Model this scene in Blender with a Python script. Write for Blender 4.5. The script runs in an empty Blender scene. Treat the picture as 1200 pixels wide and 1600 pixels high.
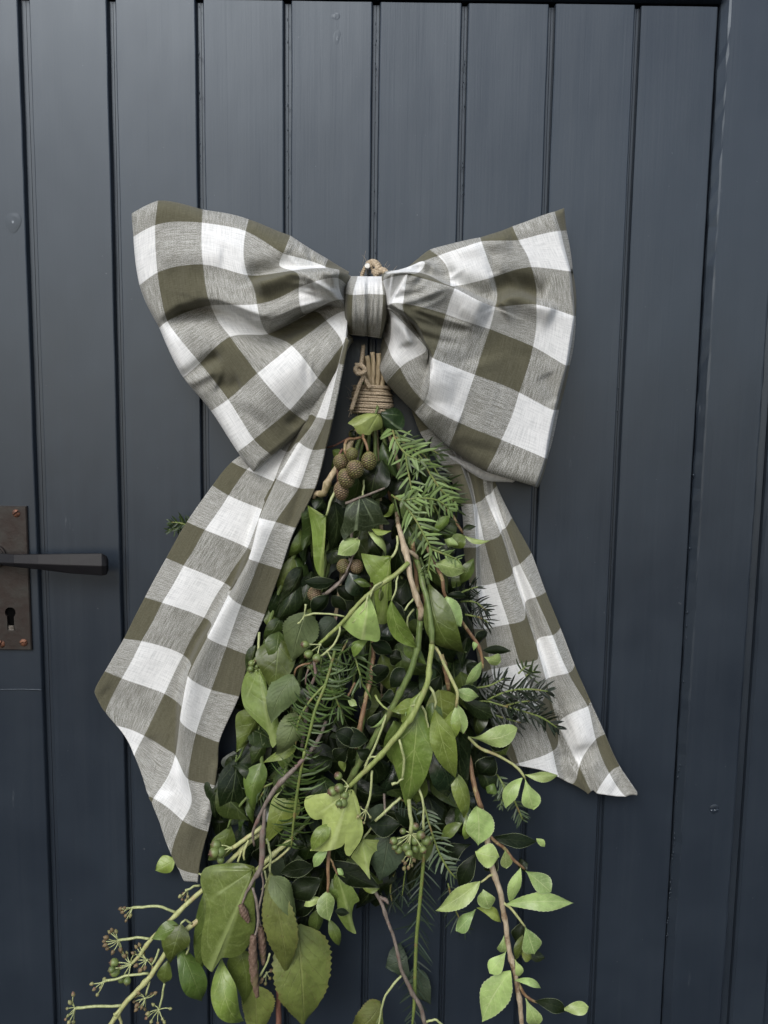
import bpy, math, random
import numpy as np
from mathutils import Vector, Matrix

S = bpy.context.scene
COL = S.collection
R = math.radians

# ------------------------------------------------------------------ camera
FPX, DIST = 1300.0, 0.975           # focal length in photo pixels, metres from the door
PITCH, ROLL = 6.7, 0.78
cam = bpy.data.cameras.new('camera')
camo = bpy.data.objects.new('camera', cam); COL.objects.link(camo)
cam.sensor_fit = 'VERTICAL'; cam.sensor_height = 36.0; cam.sensor_width = 36.0
cam.lens = FPX / 1600.0 * 36.0
cam.clip_start = 0.05; cam.clip_end = 200.0
CM = Matrix.Rotation(R(90 - PITCH), 3, 'X') @ Matrix.Rotation(R(ROLL), 3, 'Z')
CP = -(CM @ Vector((0, 0, -1))) * DIST
camo.matrix_world = Matrix.Translation(CP) @ CM.to_4x4()
S.camera = camo

# ------------------------------------------------------------------ sky, sun, exposure
SUN_EL, SUN_AZ = 41.0, -20.0        # azimuth of the light, measured from straight in front of the door towards the left
world = bpy.data.worlds.new('World'); S.world = world
world.use_nodes = True
wt = world.node_tree; wt.nodes.clear()
sky = wt.nodes.new('ShaderNodeTexSky'); sky.sky_type = 'NISHITA'; sky.sun_disc = False
sky.sun_elevation = R(SUN_EL); sky.sun_rotation = R(180 - SUN_AZ)
sky.dust_density = 2.0; sky.air_density = 1.0; sky.ozone_density = 1.0
hs = wt.nodes.new('ShaderNodeHueSaturation'); hs.inputs['Saturation'].default_value = 0.62
bg = wt.nodes.new('ShaderNodeBackground'); bg.inputs['Strength'].default_value = 0.15
wo = wt.nodes.new('ShaderNodeOutputWorld')
wt.links.new(sky.outputs[0], hs.inputs['Color']); wt.links.new(hs.outputs[0], bg.inputs['Color'])
wt.links.new(bg.outputs[0], wo.inputs['Surface'])
sun = bpy.data.lights.new('sun', 'SUN'); sun.energy = 1.5; sun.angle = R(36); sun.color = (1.0, 0.995, 0.985)
suno = bpy.data.objects.new('sun', sun); COL.objects.link(suno)
sd = Vector((math.sin(R(SUN_AZ)) * math.cos(R(SUN_EL)), -math.cos(R(SUN_AZ)) * math.cos(R(SUN_EL)), math.sin(R(SUN_EL))))
suno.rotation_euler = sd.to_track_quat('Z', 'Y').to_euler()
vs = S.view_settings
vs.view_transform = 'Standard'; vs.look = 'None'; vs.exposure = 0.22; vs.gamma = 1.0; vs.use_curve_mapping = False

# ------------------------------------------------------------------ helpers
CMn = np.array(CM); CPn = np.array(CP)
def Pn(px, py, d):
    """points seen at photo pixel (px,py), standing d millimetres in front of the door face"""
    px = np.asarray(px, float); py = np.asarray(py, float); d = np.asarray(d, float)
    v = np.stack([(px - 600) / FPX, -(py - 800) / FPX, -np.ones_like(px)], -1)
    w = v @ CMn.T
    k = (-d / 1000.0 - CPn[1]) / w[..., 1]
    return CPn + w * k[..., None]
def P(px, py, d=0.0):
    return Vector(Pn(px, py, d).tolist())

def link(o, parent=None):
    COL.objects.link(o)
    if parent is not None: o.parent = parent
    return o
def thing(name, label, cat, loc=(0, 0, 0), group=None):
    o = bpy.data.objects.new(name, None); o.location = loc; o.empty_display_size = 0.02
    COL.objects.link(o)
    o['label'] = label; o['category'] = cat
    if group: o['group'] = group
    return o
def mesh_obj(name, verts, faces, mat, parent=None, origin=None, uv=None, smooth=True, kind=None, mats=None, mat_idx=None):
    """world-space vertices -> one object; the origin sits at `origin` (or at the parent's place)"""
    verts = np.asarray(verts, float)
    ploc = Vector(parent_world(parent)) if parent is not None else Vector((0, 0, 0))
    org = Vector(origin) if origin is not None else ploc
    me = bpy.data.meshes.new(name)
    me.from_pydata((verts - np.array(org)).tolist(), [], [list(map(int, f)) for f in faces])
    if smooth: me.polygons.foreach_set('use_smooth', [True] * len(me.polygons))
    if uv is not None:
        lay = me.uv_layers.new(name='UVMap')
        li = np.empty(len(me.loops), np.int32); me.loops.foreach_get('vertex_index', li)
        lay.data.foreach_set('uv', np.asarray(uv, float)[li].astype(np.float32).ravel())
    for m in (mats or [mat]):
        if m is not None: me.materials.append(m)
    if mat_idx is not None: me.polygons.foreach_set('material_index', mat_idx)
    me.update()
    o = bpy.data.objects.new(name, me); link(o, parent)
    o.location = org - ploc
    if kind: o['kind'] = kind
    return o
def parent_world(o):
    v = Vector((0, 0, 0))
    while o is not None:
        v = v + o.location; o = o.parent
    return v
class Geo:
    def __init__(s): s.v = []; s.f = []; s.n = 0; s.u = []
    def add(s, v, f, uv=None):
        v = np.asarray(v, float).reshape(-1, 3)
        s.f += [[i + s.n for i in q] for q in f]; s.v.append(v); s.n += len(v)
        s.u.append(np.zeros((len(v), 2)) if uv is None else np.asarray(uv, float))
    def obj(s, name, mat, parent=None, **k):
        return mesh_obj(name, np.concatenate(s.v), s.f, mat, parent, uv=np.concatenate(s.u), **k)

def catmull(pts, n):
    pts = np.asarray(pts, float)
    if len(pts) == 2: 
        t = np.linspace(0, 1, n)[:, None]; return pts[0] * (1 - t) + pts[1] * t
    p = np.concatenate([[2 * pts[0] - pts[1]], pts, [2 * pts[-1] - pts[-2]]])
    seg = np.linalg.norm(np.diff(pts[:, :3], axis=0), axis=1); cum = np.concatenate([[0], np.cumsum(seg)])
    q = np.linspace(0, cum[-1], n); out = []
    for x in q:
        i = min(np.searchsorted(cum, x, 'right') - 1, len(pts) - 2); i = max(i, 0)
        t = (x - cum[i]) / max(seg[i], 1e-9)
        a, b, c, d = p[i], p[i + 1], p[i + 2], p[i + 3]
        out.append(0.5 * (2 * b + (c - a) * t + (2 * a - 5 * b + 4 * c - d) * t * t + (3 * b - a - 3 * c + d) * t ** 3))
    return np.array(out)
def frames(path):
    T = np.gradient(path, axis=0); T /= np.linalg.norm(T, axis=1)[:, None] + 1e-12
    n = np.cross(T[0], [0.31, 0.9, 0.2]); n /= np.linalg.norm(n)
    N = []
    for t in T:
        n = n - t * np.dot(n, t); n /= np.linalg.norm(n) + 1e-12; N.append(n)
    N = np.array(N); return T, N, np.cross(T, N)
def tube(g, path, rad, sides=8, cap=True, rough=0.0, rng=None):
    path = np.asarray(path, float); n = len(path)
    rad = np.broadcast_to(np.asarray(rad, float), (n,)).copy()
    if rough and rng is not None: rad *= 1 + rough * (rng.random(n) - 0.5)
    T, N, B = frames(path)
    a = np.linspace(0, 2 * np.pi, sides, endpoint=False)
    ring = N[:, None] * np.cos(a)[None, :, None] + B[:, None] * np.sin(a)[None, :, None]
    v = path[:, None] + ring * rad[:, None, None]
    L = np.concatenate([[0], np.cumsum(np.linalg.norm(np.diff(path, axis=0), axis=1))])
    uv = np.stack(np.broadcast_arrays(a[None] / (2 * np.pi), L[:, None] * 100), -1).reshape(-1, 2)
    f = []
    for i in range(n - 1):
        for j in range(sides):
            k = (j + 1) % sides
            f.append([i * sides + j, i * sides + k, (i + 1) * sides + k, (i + 1) * sides + j])
    if cap:
        f.append([j for j in range(sides)][::-1]); f.append([(n - 1) * sides + j for j in range(sides)])
    g.add(v, f, uv)
def pix_path(pts, n=None):
    """(px,py,depth_mm[,radius_px]) control points -> world path + radii (metres)"""
    pts = np.asarray(pts, float)
    w = Pn(pts[:, 0], pts[:, 1], pts[:, 2])
    r = (pts[:, 3] if pts.shape[1] > 3 else np.full(len(pts), 4.0)) * 0.00075
    n = n or max(8, int(sum(np.linalg.norm(np.diff(w, axis=0), axis=1)) / 0.006) + 2)
    q = catmull(np.concatenate([w, r[:, None]], 1), n)
    return q[:, :3], q[:, 3]

# photo-crop coordinates -> photo pixels
CR = {'7': (420, 640, 3.0), '8': (370, 940, 3.0), 'B1': (80, 1200, 3.0), 'B2': (380, 1200, 3.0), 'B3': (600, 1000, 2.667),
      'L1': (180, 290, 3.0), 'R2': (520, 290, 3.0), 'T3': (130, 660, 2.927), 'T4': (130, 1000, 4.0), 'T5': (640, 640, 2.581),
      'K8': (480, 400, 4.705), 'z1': (380, 840, 6.0), 'z2': (560, 840, 6.0), 'z3': (330, 1020, 6.0), 'z4': (520, 1020, 6.0),
      'z5': (320, 1180, 6.0), 'z6': (500, 1180, 6.0), 'z7': (440, 640, 6.0), 'z8': (600, 660, 6.0), 'p': (0, 0, 1.0)}
def cx(c, x, y):
    o = CR[c]; return o[0] + x / o[2], o[1] + y / o[2]

# ------------------------------------------------------------------ node helpers
def new_mat(name):
    m = bpy.data.materials.new(name); m.use_nodes = True
    nt = m.node_tree; nt.nodes.clear()
    out = nt.nodes.new('ShaderNodeOutputMaterial'); b = nt.nodes.new('ShaderNodeBsdfPrincipled')
    nt.links.new(b.outputs[0], out.inputs['Surface'])
    return m, nt, b
def nd(nt, typ, **kw):
    n = nt.nodes.new(typ)
    for k, v in kw.items(): setattr(n, k, v)
    return n
def val(nt, sock, v):
    if hasattr(v, 'is_linked') or isinstance(v, bpy.types.NodeSocket): nt.links.new(v, sock)
    else: sock.default_value = v
def M(nt, op, a, b=None, c=None, clamp=False):
    n = nt.nodes.new('ShaderNodeMath'); n.operation = op; n.use_clamp = clamp
    val(nt, n.inputs[0], a)
    if b is not None: val(nt, n.inputs[1], b)
    if c is not None: val(nt, n.inputs[2], c)
    return n.outputs[0]
def mixc(nt, f, a, b, mode='MIX'):
    n = nt.nodes.new('ShaderNodeMix'); n.data_type = 'RGBA'; n.blend_type = mode
    val(nt, n.inputs[0], f)
    for s, v in ((n.inputs[6], a), (n.inputs[7], b)):
        if isinstance(v, bpy.types.NodeSocket): nt.links.new(v, s)
        else: s.default_value = (*v, 1.0)
    return n.outputs[2]
def noise(nt, vec, scale, detail=3.0, rough=0.55, dist=0.0):
    n = nt.nodes.new('ShaderNodeTexNoise'); n.inputs['Scale'].default_value = scale
    n.inputs['Detail'].default_value = detail; n.inputs['Roughness'].default_value = rough; n.inputs['Distortion'].default_value = dist
    if vec is not None: nt.links.new(vec, n.inputs['Vector'])
    return n.outputs['Fac']
def mapping(nt, vec, scale, loc=(0, 0, 0)):
    n = nt.nodes.new('ShaderNodeMapping'); n.inputs['Scale'].default_value = scale; n.inputs['Location'].default_value = loc
    nt.links.new(vec, n.inputs['Vector']); return n.outputs[0]
def ramp(nt, f, a, b, lo=0.0, hi=1.0):
    n = nt.nodes.new('ShaderNodeMapRange'); n.interpolation_type = 'SMOOTHSTEP'
    val(nt, n.inputs[0], f); n.inputs[1].default_value = a; n.inputs[2].default_value = b
    n.inputs[3].default_value = lo; n.inputs[4].default_value = hi
    return n.outputs[0]
def bump(nt, b, h, strength, dist=0.001, prev=None):
    n = nt.nodes.new('ShaderNodeBump'); n.inputs['Strength'].default_value = strength; n.inputs['Distance'].default_value = dist
    nt.links.new(h, n.inputs['Height'])
    if prev is not None: nt.links.new(prev, n.inputs['Normal'])
    nt.links.new(n.outputs[0], b.inputs['Normal']); return n.outputs[0]
# ------------------------------------------------------------------ painted timber, metal
def paint_mat():
    m, nt, b = new_mat('slate_paint')
    tc = nd(nt, 'ShaderNodeTexCoord'); geo = nd(nt, 'ShaderNodeNewGeometry')
    oi = nd(nt, 'ShaderNodeObjectInfo')
    pos = geo.outputs['Position']
    off = M(nt, 'MULTIPLY', oi.outputs['Random'], 7.0)
    cmb = nd(nt, 'ShaderNodeCombineXYZ'); nt.links.new(off, cmb.inputs[2]); nt.links.new(off, cmb.inputs[1])
    va = nd(nt, 'ShaderNodeVectorMath', operation='ADD'); nt.links.new(pos, va.inputs[0]); nt.links.new(cmb.outputs[0], va.inputs[1])
    p = va.outputs[0]
    grain = noise(nt, mapping(nt, p, (420, 420, 9)), 1.0, 4, 0.6)
    grain2 = noise(nt, mapping(nt, p, (75, 75, 1.8)), 1.0, 4, 0.65, 0.9)
    blot = noise(nt, p, 7.0, 3, 0.6)
    fine = noise(nt, p, 900.0, 2, 0.6)
    base = mixc(nt, ramp(nt, blot, 0.3, 0.72), (0.0165, 0.0225, 0.032), (0.0215, 0.029, 0.040))
    base = mixc(nt, M(nt, 'MULTIPLY', ramp(nt, grain2, 0.45, 0.8), 0.18), base, (0.028, 0.036, 0.046))
    # pale chalky scuffs running with the grain
    sc = noise(nt, mapping(nt, p, (70, 70, 16)), 1.0, 4, 0.65)
    sc2 = noise(nt, p, 5.0, 1, 0.5)
    scm = M(nt, 'MULTIPLY', ramp(nt, sc, 0.69, 0.80), ramp(nt, sc2, 0.50, 0.66))
    base = mixc(nt, M(nt, 'MULTIPLY', scm, 0.42), base, (0.16, 0.175, 0.19))
    speck = ramp(nt, noise(nt, p, 260.0, 1, 0.5), 0.80, 0.83)
    base = mixc(nt, M(nt, 'MULTIPLY', speck, 0.25), base, (0.22, 0.23, 0.24))
    nt.links.new(base, b.inputs['Base Color'])
    rg = M(nt, 'ADD', M(nt, 'MULTIPLY', grain2, 0.12), M(nt, 'MULTIPLY', blot, 0.14))
    nt.links.new(M(nt, 'ADD', rg, 0.20), b.inputs['Roughness'])
    b.inputs['Specular IOR Level'].default_value = 0.68; b.inputs['Specular Tint'].default_value = (0.83, 0.92, 1.0, 1.0)
    h = M(nt, 'ADD', M(nt, 'MULTIPLY', grain, 0.5), M(nt, 'MULTIPLY', grain2, 0.9))
    h = M(nt, 'ADD', h, M(nt, 'MULTIPLY', fine, 0.15))
    n1 = bump(nt, b, h, 0.27, 0.0006)
    lump = noise(nt, mapping(nt, p, (14, 14, 5)), 1.0, 2, 0.5)
    bump(nt, b, lump, 0.5, 0.003, n1)
    return m
PAINT = paint_mat()
def simple(name, col, rough=0.5, metal=0.0, var=0.3, scale=60.0, col2=None, bmp=0.2, spec=0.5, bdist=0.001, detail=4):
    m, nt, b = new_mat(name)
    geo = nd(nt, 'ShaderNodeNewGeometry')
    n = noise(nt, geo.outputs['Position'], scale, detail, 0.62)
    c2 = col2 or tuple(x * (1 - var) for x in col)
    nt.links.new(mixc(nt, ramp(nt, n, 0.32, 0.68), c2, col), b.inputs['Base Color'])
    b.inputs['Roughness'].default_value = rough; b.inputs['Metallic'].default_value = metal
    b.inputs['Specular IOR Level'].default_value = spec
    if bmp: bump(nt, b, noise(nt, geo.outputs['Position'], scale * 4, 3, 0.6), bmp, bdist)
    return m
IRON_PLATE = simple('tarnished_iron', (0.040, 0.037, 0.033), 0.46, 0.35, scale=45, col2=(0.030, 0.021, 0.018), bmp=0.35, bdist=0.0008)
BLACK_IRON = simple('black_lacquered_iron', (0.008, 0.0075, 0.009), 0.48, 0.0, scale=70, col2=(0.009, 0.009, 0.010), spec=0.2, bmp=0.15, bdist=0.0006)
RUST = simple('rusty_steel', (0.20, 0.085, 0.045), 0.55, 0.35, scale=240, col2=(0.055, 0.026, 0.02), bmp=0.4, bdist=0.0005)
BRIGHT = simple('worn_bright_steel', (0.42, 0.40, 0.37), 0.32, 0.8, scale=120, col2=(0.15, 0.14, 0.13), bmp=0.1)
DARK = simple('keyhole_black', (0.004, 0.004, 0.004), 0.9, 0.0, bmp=0, spec=0.0)  # flat black, stands in for the darkness inside the lock
NAILM = simple('galvanised_steel', (0.75, 0.74, 0.70), 0.35, 0.55, scale=300, col2=(0.5, 0.48, 0.45), bmp=0.1)

rng = np.random.default_rng(7)
def wpx(px, py=0.0, d=0.0):                 # world x of a photo column at the height of photo row py
    return P(px, py, d).x
ZB = P(600, 1600).z - 0.30                  # the door runs on below the frame
ZT = P(864, 7).z                            # its top edge
grooves = [36, 173, 311.5, 449.5, 588, 727, 863.5, 998]
gw = [14, 10, 9.5, 9.5, 9, 8, 8, 8]         # open width of each joint, photo px
GX = [wpx(g) for g in grooves]
XR = wpx(1124)
pitch = GX[1] - GX[0]
xs = [GX[0] - 2 * pitch, GX[0] - pitch] + GX + [XR]
gwid = [8, 9] + gw + [0]
MMPX = 0.00082

def profile_plank(x0, x1, g0, g1, name, parent, right_edge=False, seed=0):
    r = np.random.default_rng(seed)
    nz = 90
    z = np.linspace(ZB, ZT, nz)
    e = 0.00025
    cl, cr = 0.0015, 0.0018                 # chamfers
    if right_edge: g1 = 0
    prof = [(x0 + e, .0075), (x0 + g0 / 2 - .0006, .0075), (x0 + g0 / 2, .0024), (x0 + g0 / 2 + cl * .45, .0006), (x0 + g0 / 2 + cl, 0.0)]
    inner = np.linspace(x0 + g0 / 2 + cl, x1 - g1 / 2 - cr, 10)[1:-1]
    prof += [(x, 0.0) for x in inner]
    prof += [(x1 - g1 / 2 - cr, 0.0), (x1 - g1 / 2 - cr * .45, .0006), (x1 - g1 / 2, .0024)]
    if right_edge: prof += [(x1, .012), (x1, .030)]
    else: prof += [(x1 - g1 / 2 + .0006, .0075), (x1 - e, .0075), (x1 - e, .030)]
    prof += [(x0 + e, .030)]
    prof = np.array(prof); n = len(prof)
    def wob(k):
        a = r.normal(0, 1, nz); k_ = np.ones(5) / 5
        return np.convolve(np.pad(a, 2, 'edge'), k_, 'valid') * k
    bow = r.normal(0, .0005) * np.sin((z - ZB) / (ZT - ZB) * np.pi * r.uniform(.7, 1.6) + r.uniform(0, 3))
    lw, rw = wob(.00035), wob(.00035)
    cup = r.normal(0, .0004)
    V = np.zeros((nz, n, 3))
    mid = (x0 + x1) / 2
    for i in range(nz):
        x = prof[:, 0].copy(); y = prof[:, 1].copy()
        fr = y < .007
        x[fr & (x < mid)] += lw[i] * (1 if True else 0)
        x[fr & (x > mid)] += rw[i]
        y[fr] += bow[i] + cup * ((x[fr] - mid) / (x1 - x0) * 2) ** 2
        V[i, :, 0] = x; V[i, :, 1] = y; V[i, :, 2] = z[i]
    f = []
    for i in range(nz - 1):
        for j in range(n):
            k = (j + 1) % n
            f.append([i * n + j, i * n + k, (i + 1) * n + k, (i + 1) * n + j])
    f.append(list(range(n))[::-1]); f.append([(nz - 1) * n + j for j in range(n)])
    o = mesh_obj(name, V.reshape(-1, 3), f, PAINT, parent, smooth=False)
    return o
door = thing('plank_door', 'slate grey painted door of upright tongue and groove planks behind the bow', 'door', ((xs[0] + XR) / 2, 0.015, ZB))
for i in range(len(xs) - 1):
    profile_plank(xs[i], xs[i + 1], gwid[i] * MMPX, gwid[i + 1] * MMPX, 'plank', door, i == len(xs) - 2, 100 + i)

# shallow knots, filled screw heads and a crack under the paint of the planks
def dimple(px, py, rx, ry, h, parent, name='knot', d=0.0):
    c = P(px, py, d); nr, na = 7, 20
    r_ = np.random.default_rng(int(px)); V = []; F = []
    for i in range(nr):
        q = i / (nr - 1)
        for j in range(na):
            a = 2 * np.pi * j / na; w = 1 + .12 * math.sin(2 * a + px) + .08 * math.sin(3 * a)
            ring = math.exp(-((q - .62) / .16) ** 2) * max(0, .45 + .55 * math.sin(a * 1.0 + px) + .35 * math.sin(2.3 * a)) 
            V.append((c.x + rx * MMPX * q * w * math.cos(a), c.y - ring * h * (1 - q ** 6) + .0003 * q - .00012, c.z + ry * MMPX * q * w * math.sin(a)))
    for i in range(nr - 1):
        for j in range(na):
            k = (j + 1) % na; F.append([i * na + j, (i + 1) * na + j, (i + 1) * na + k, i * na + k])
    F.append(list(range(na)))
    return mesh_obj(name, V, F, PAINT, parent)
for k in ((523, 26, 9, 8, .00016), (527, 60, 8, 15, .00013), (20, 347, 10, 15, .00018), (975, 1043, 11, 14, .00016)):
    dimple(*k, door)
def screw_head(px, py, r_px, parent, mat, d=0.0, name='screw', slot=20.0, h=.0016):
    c = P(px, py, d); r0 = r_px * .00075; na = 24; V = []; F = []
    rings = [(1.0, 0.0), (1.0, .35), (.86, .75), (.55, .97), (.0, 1.0)]
    a0 = R(slot); dirv = np.array([math.cos(a0), math.sin(a0)])
    rr = [1.0, .98, .88, .7, .5, .3, .12]
    for i, q in enumerate(rr):
        hh = 0 if i == 0 else h * (1 - q ** 3 * .8)
        for j in range(na):
            a = 2 * np.pi * j / na; x, z = q * math.cos(a), q * math.sin(a)
            dd = abs(-x * dirv[1] + z * dirv[0])
            cut = .9 * h if (dd < .14 and i > 1) else 0
            V.append((c.x + x * r0, c.y - hh + cut, c.z + z * r0))
    for i in range(len(rr) - 1):
        for j in range(na):
            k = (j + 1) % na; F.append([i * na + j, i * na + k, (i + 1) * na + k, (i + 1) * na + j])
    F.append([(len(rr) - 1) * na + j for j in range(na)])
    return mesh_obj(name, V, F, mat, parent, origin=c, smooth=False)

# paint run that bridges the boards at the left, and drips dried in the right-hand joints
g = Geo(); rr_ = np.random.default_rng(3)
q, _ = pix_path([(-30, 1079, .2, 1), (20, 1077, .2, 1), (52, 1077.5, .3, 1), (66, 1078, .2, 1)], 40)
tube(g, q + rr_.normal(0, .0001, q.shape), .0006, 6, rough=.6, rng=rr_); g.obj('paint_ridge', PAINT, door)
def drips(line, n, seed, name='paint_drips'):
    g = Geo(); r = np.random.default_rng(seed); L = np.array(line, float)
    for _ in range(n):
        t = r.random(); p = L[0] * (1 - t) + L[1] * t; c = np.array(P(p[0] + r.normal(0, .8), p[1], r.uniform(-.6, .2))); a = r.uniform(.0004, .0008)
        tube(g, np.array([c + [0, 0, a * 2.6], c + [0, 0, a], c, c - [0, 0, a * r.uniform(1.5, 4)]]), [a * .3, a, a * .95, a * .25], 6)
    return g.obj(name, PAINT, door, kind='stuff')
drips([(1062, 1190), (1041, 1480)], 34, 5); drips([(1084, 720), (1064, 1160)], 9, 6); drips([(988, 40), (936, 1380)], 16, 8); drips([(727, 10), (722, 330)], 14, 9); drips([(588, 10), (586, 400)], 16, 10); drips([(449, 20), (451, 330)], 12, 11); drips([(311, 10), (314, 330)], 10, 12)

# ------------------------------------------------------------------ the frame round the door
frame = thing('door_frame', 'slate grey painted timber frame at the right edge and along the top of the door', 'door frame', (XR + .05, 0, ZB))
def sweep_z(profile, z0, z1, name, parent, nz=60, jit=.0, seed=1, mat=None):
    prof = np.array(profile); n = len(prof); z = np.linspace(z0, z1, nz); r = np.random.default_rng(seed)
    V = np.zeros((nz, n, 3)); 
    for i in range(nz):
        V[i, :, 0] = prof[:, 0] + (r.normal(0, jit, n) if jit else 0); V[i, :, 1] = prof[:, 1]; V[i, :, 2] = z[i]
    f = [[i * n + j, i * n + (j + 1) % n, (i + 1) * n + (j + 1) % n, (i + 1) * n + j] for i in range(nz - 1) for j in range(n)]
    f.append(list(range(n))[::-1]); f.append([(nz - 1) * n + j for j in range(n)])
    return mesh_obj(name, V.reshape(-1, 3), f, mat or PAINT, parent, smooth=False)
ZF = ZT + .16
x0 = XR + .0022; x1 = P(1184, 700).x
xj = [(x0, .030), (x0, .0045), (x0 + .0010, .0026), (x0 + .0075, -.0040), (x0 + .0092, -.0050), (x1 - .003, -.0050), (x1 - .0012, -.0042), (x1, -.002), (x1, .030)]
sweep_z(xj, ZB, ZF, 'jamb', frame, 120, .00035, 3)
x2 = x1 + .013; x3 = x2 + .045
sweep_z([(x1 + .0004, .030), (x1 + .0004, .012), (x2 - .0002, .010), (x2 - .0002, .030)], ZB, ZF, 'rebate', frame, 40, 0, 4)
sweep_z([(x2, .030), (x2, .003), (x2 + .003, .0), (x3 - .004, .0), (x3, .004), (x3, .030)], ZB, ZF, 'architrave', frame, 60, .0002, 5)
sweep_z([(x3 + .0004, .030), (x3 + .0004, .010), (x3 + .35, .010), (x3 + .35, .030)], ZB, ZF, 'outer_board', frame, 40, 0, 6)
# head of the frame above the door, with a dark shadow gap below it
hz0 = ZT + .0035
V = []; F = []
hp = [(hz0, .03), (hz0, .002), (hz0 + .003, -.005), (ZF - .002, -.005), (ZF - .002, .03)]
hx = np.linspace(xs[0], x0 - .0003, 60)
for x in hx:
    for (z, y) in hp: V.append((x, y, z))
n = len(hp)
F = [[i * n + j, (i + 1) * n + j, (i + 1) * n + (j + 1) % n, i * n + (j + 1) % n] for i in range(len(hx) - 1) for j in range(n)]
F += [list(range(n)), [(len(hx) - 1) * n + j for j in range(n)][::-1]]
mesh_obj('head_rail', V, F, PAINT, frame, smooth=False)
# the dark stop behind the gaps
def box_v(a, b):
    (ax, ay, az), (bx, by, bz) = a, b
    v = [(x, y, z) for x in (ax, bx) for y in (ay, by) for z in (az, bz)]
    f = [[0, 1, 3, 2], [4, 6, 7, 5], [0, 4, 5, 1], [2, 3, 7, 6], [0, 2, 6, 4], [1, 5, 7, 3]]
    return v, f
v, f = box_v((xs[0], .0325, ZB), (x3 + .34, .05, ZF)); mesh_obj('door_stop', v, f, PAINT, frame, smooth=False)
screw_head(1116, 1264, 8, frame, PAINT, 5.0, slot=5, h=.0009)

# ------------------------------------------------------------------ lever handle on its plate
plate_px = [(-40, 790), (41, 791), (49, 1015), (-34, 1016)]
hd = thing('lever_handle', 'black iron lever on a rusty keyhole plate at the left edge', 'door handle', P(5, 903, 2))
def plate_mesh(parent):
    # rounded-corner slab with a real keyhole cut through it
    dpl = 3.5
    tl, tr, br, bl = [P(*q, dpl) for q in plate_px]
    xl, xr = (tl.x + bl.x) / 2, (tr.x + br.x) / 2; zt, zb = (tl.z + tr.z) / 2, (bl.z + br.z) / 2
    kc = P(16, 957, dpl); ks = P(18, 980, dpl)
    r1 = 8.5 * .00075; sw = 5.5 * .00075
    na = 24; hole = []
    a_open = math.asin(sw / r1)
    for a in np.linspace(-math.pi / 2 + a_open, math.pi * 1.5 - a_open, na - 4): hole.append((kc.x + r1 * math.cos(a), kc.z + r1 * math.sin(a)))
    hole += [(kc.x - sw, ks.z + .006), (kc.x - sw, ks.z - .004), (kc.x + sw, ks.z - .004), (kc.x + sw, ks.z + .006)]
    hole = np.array(hole); hc = hole.mean(0)
    outer = []
    for hpt in hole:
        d = hpt - hc; 
        t = min([(xr - hc[0]) / d[0] if d[0] > 1e-9 else 1e9, (xl - hc[0]) / d[0] if d[0] < -1e-9 else 1e9,
                 (zt - hc[1]) / d[1] if d[1] > 1e-9 else 1e9, (zb - hc[1]) / d[1] if d[1] < -1e-9 else 1e9])
        outer.append(hc + d * t)
    outer = np.array(outer)
    for cxy in ((xl, zt), (xr, zt), (xr, zb), (xl, zb)):
        i = np.argmin(np.linalg.norm(outer - np.array(cxy), axis=1)); outer[i] = cxy
    n = len(hole); yf = -dpl / 1000; V = []; F = []
    ctr = np.array([(xl + xr) / 2, (zt + zb) / 2])
    inset = ctr + (outer - ctr) * np.array([.965, .990])
    for loop, y in ((hole, .001), (hole, yf), (inset, yf), (outer, yf + .0012), (outer, .0006)):
        for q in loop: V.append((q[0], y, q[1]))
    for L in range(4):
        for j in range(n):
            k = (j + 1) % n; F.append([L * n + j, (L + 1) * n + j, (L + 1) * n + k, L * n + k])
    return mesh_obj('back_plate', V, F, IRON_PLATE, parent, smooth=False)
pl = plate_mesh(hd)
kc = P(17, 965, 0.3)
v, f = box_v((kc.x - .008, -.0002, kc.z - .024), (kc.x + .008, .0012, kc.z + .012)); mesh_obj('keyhole_black_fill', v, f, DARK, hd, smooth=False)  # solid black slab behind the keyhole, its darkness put in as colour
kp = P(17, 980, 1.5); v, f = box_v((kp.x - .0033, -.0016, kp.z - .004), (kp.x + .0033, -.0003, kp.z + .002)); mesh_obj('keyhole_lip', v, f, BRIGHT, hd, smooth=False)
for q in ((25.5, 802, 6.2, 35), (37, 1004, 6.2, 12), (2, 1006, 6.2, 70), (-26, 803, 6.2, 0)):
    screw_head(q[0], q[1], q[2], hd, RUST, 3.5, slot=q[3], h=.0022)
    ws = P(q[0], q[1], 3.6)
# rosette the lever turns in
g = Geo(); ce = P(-6, 868, 0)
for (r_, y0, y1) in ((19, 3.4, 7.0), (16.5, 7.0, 9.0), (12, 9.0, 22.0)):
    a = np.linspace(0, 2 * np.pi, 32, endpoint=False); rr = r_ * .00075
    vv = []
    for (rad, y) in ((rr, y0), (rr, y1 - .6), (rr - .0006, y1), (.0001, y1)):
        vv += [(ce.x + rad * math.cos(t), -y / 1000, ce.z + rad * math.sin(t)) for t in a]
    ff = [[i * 32 + j, i * 32 + (j + 1) % 32, (i + 1) * 32 + (j + 1) % 32, (i + 1) * 32 + j] for i in range(3) for j in range(32)]
    g.add(vv, ff)
g.obj('rosette', IRON_PLATE, hd, smooth=False)
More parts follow.
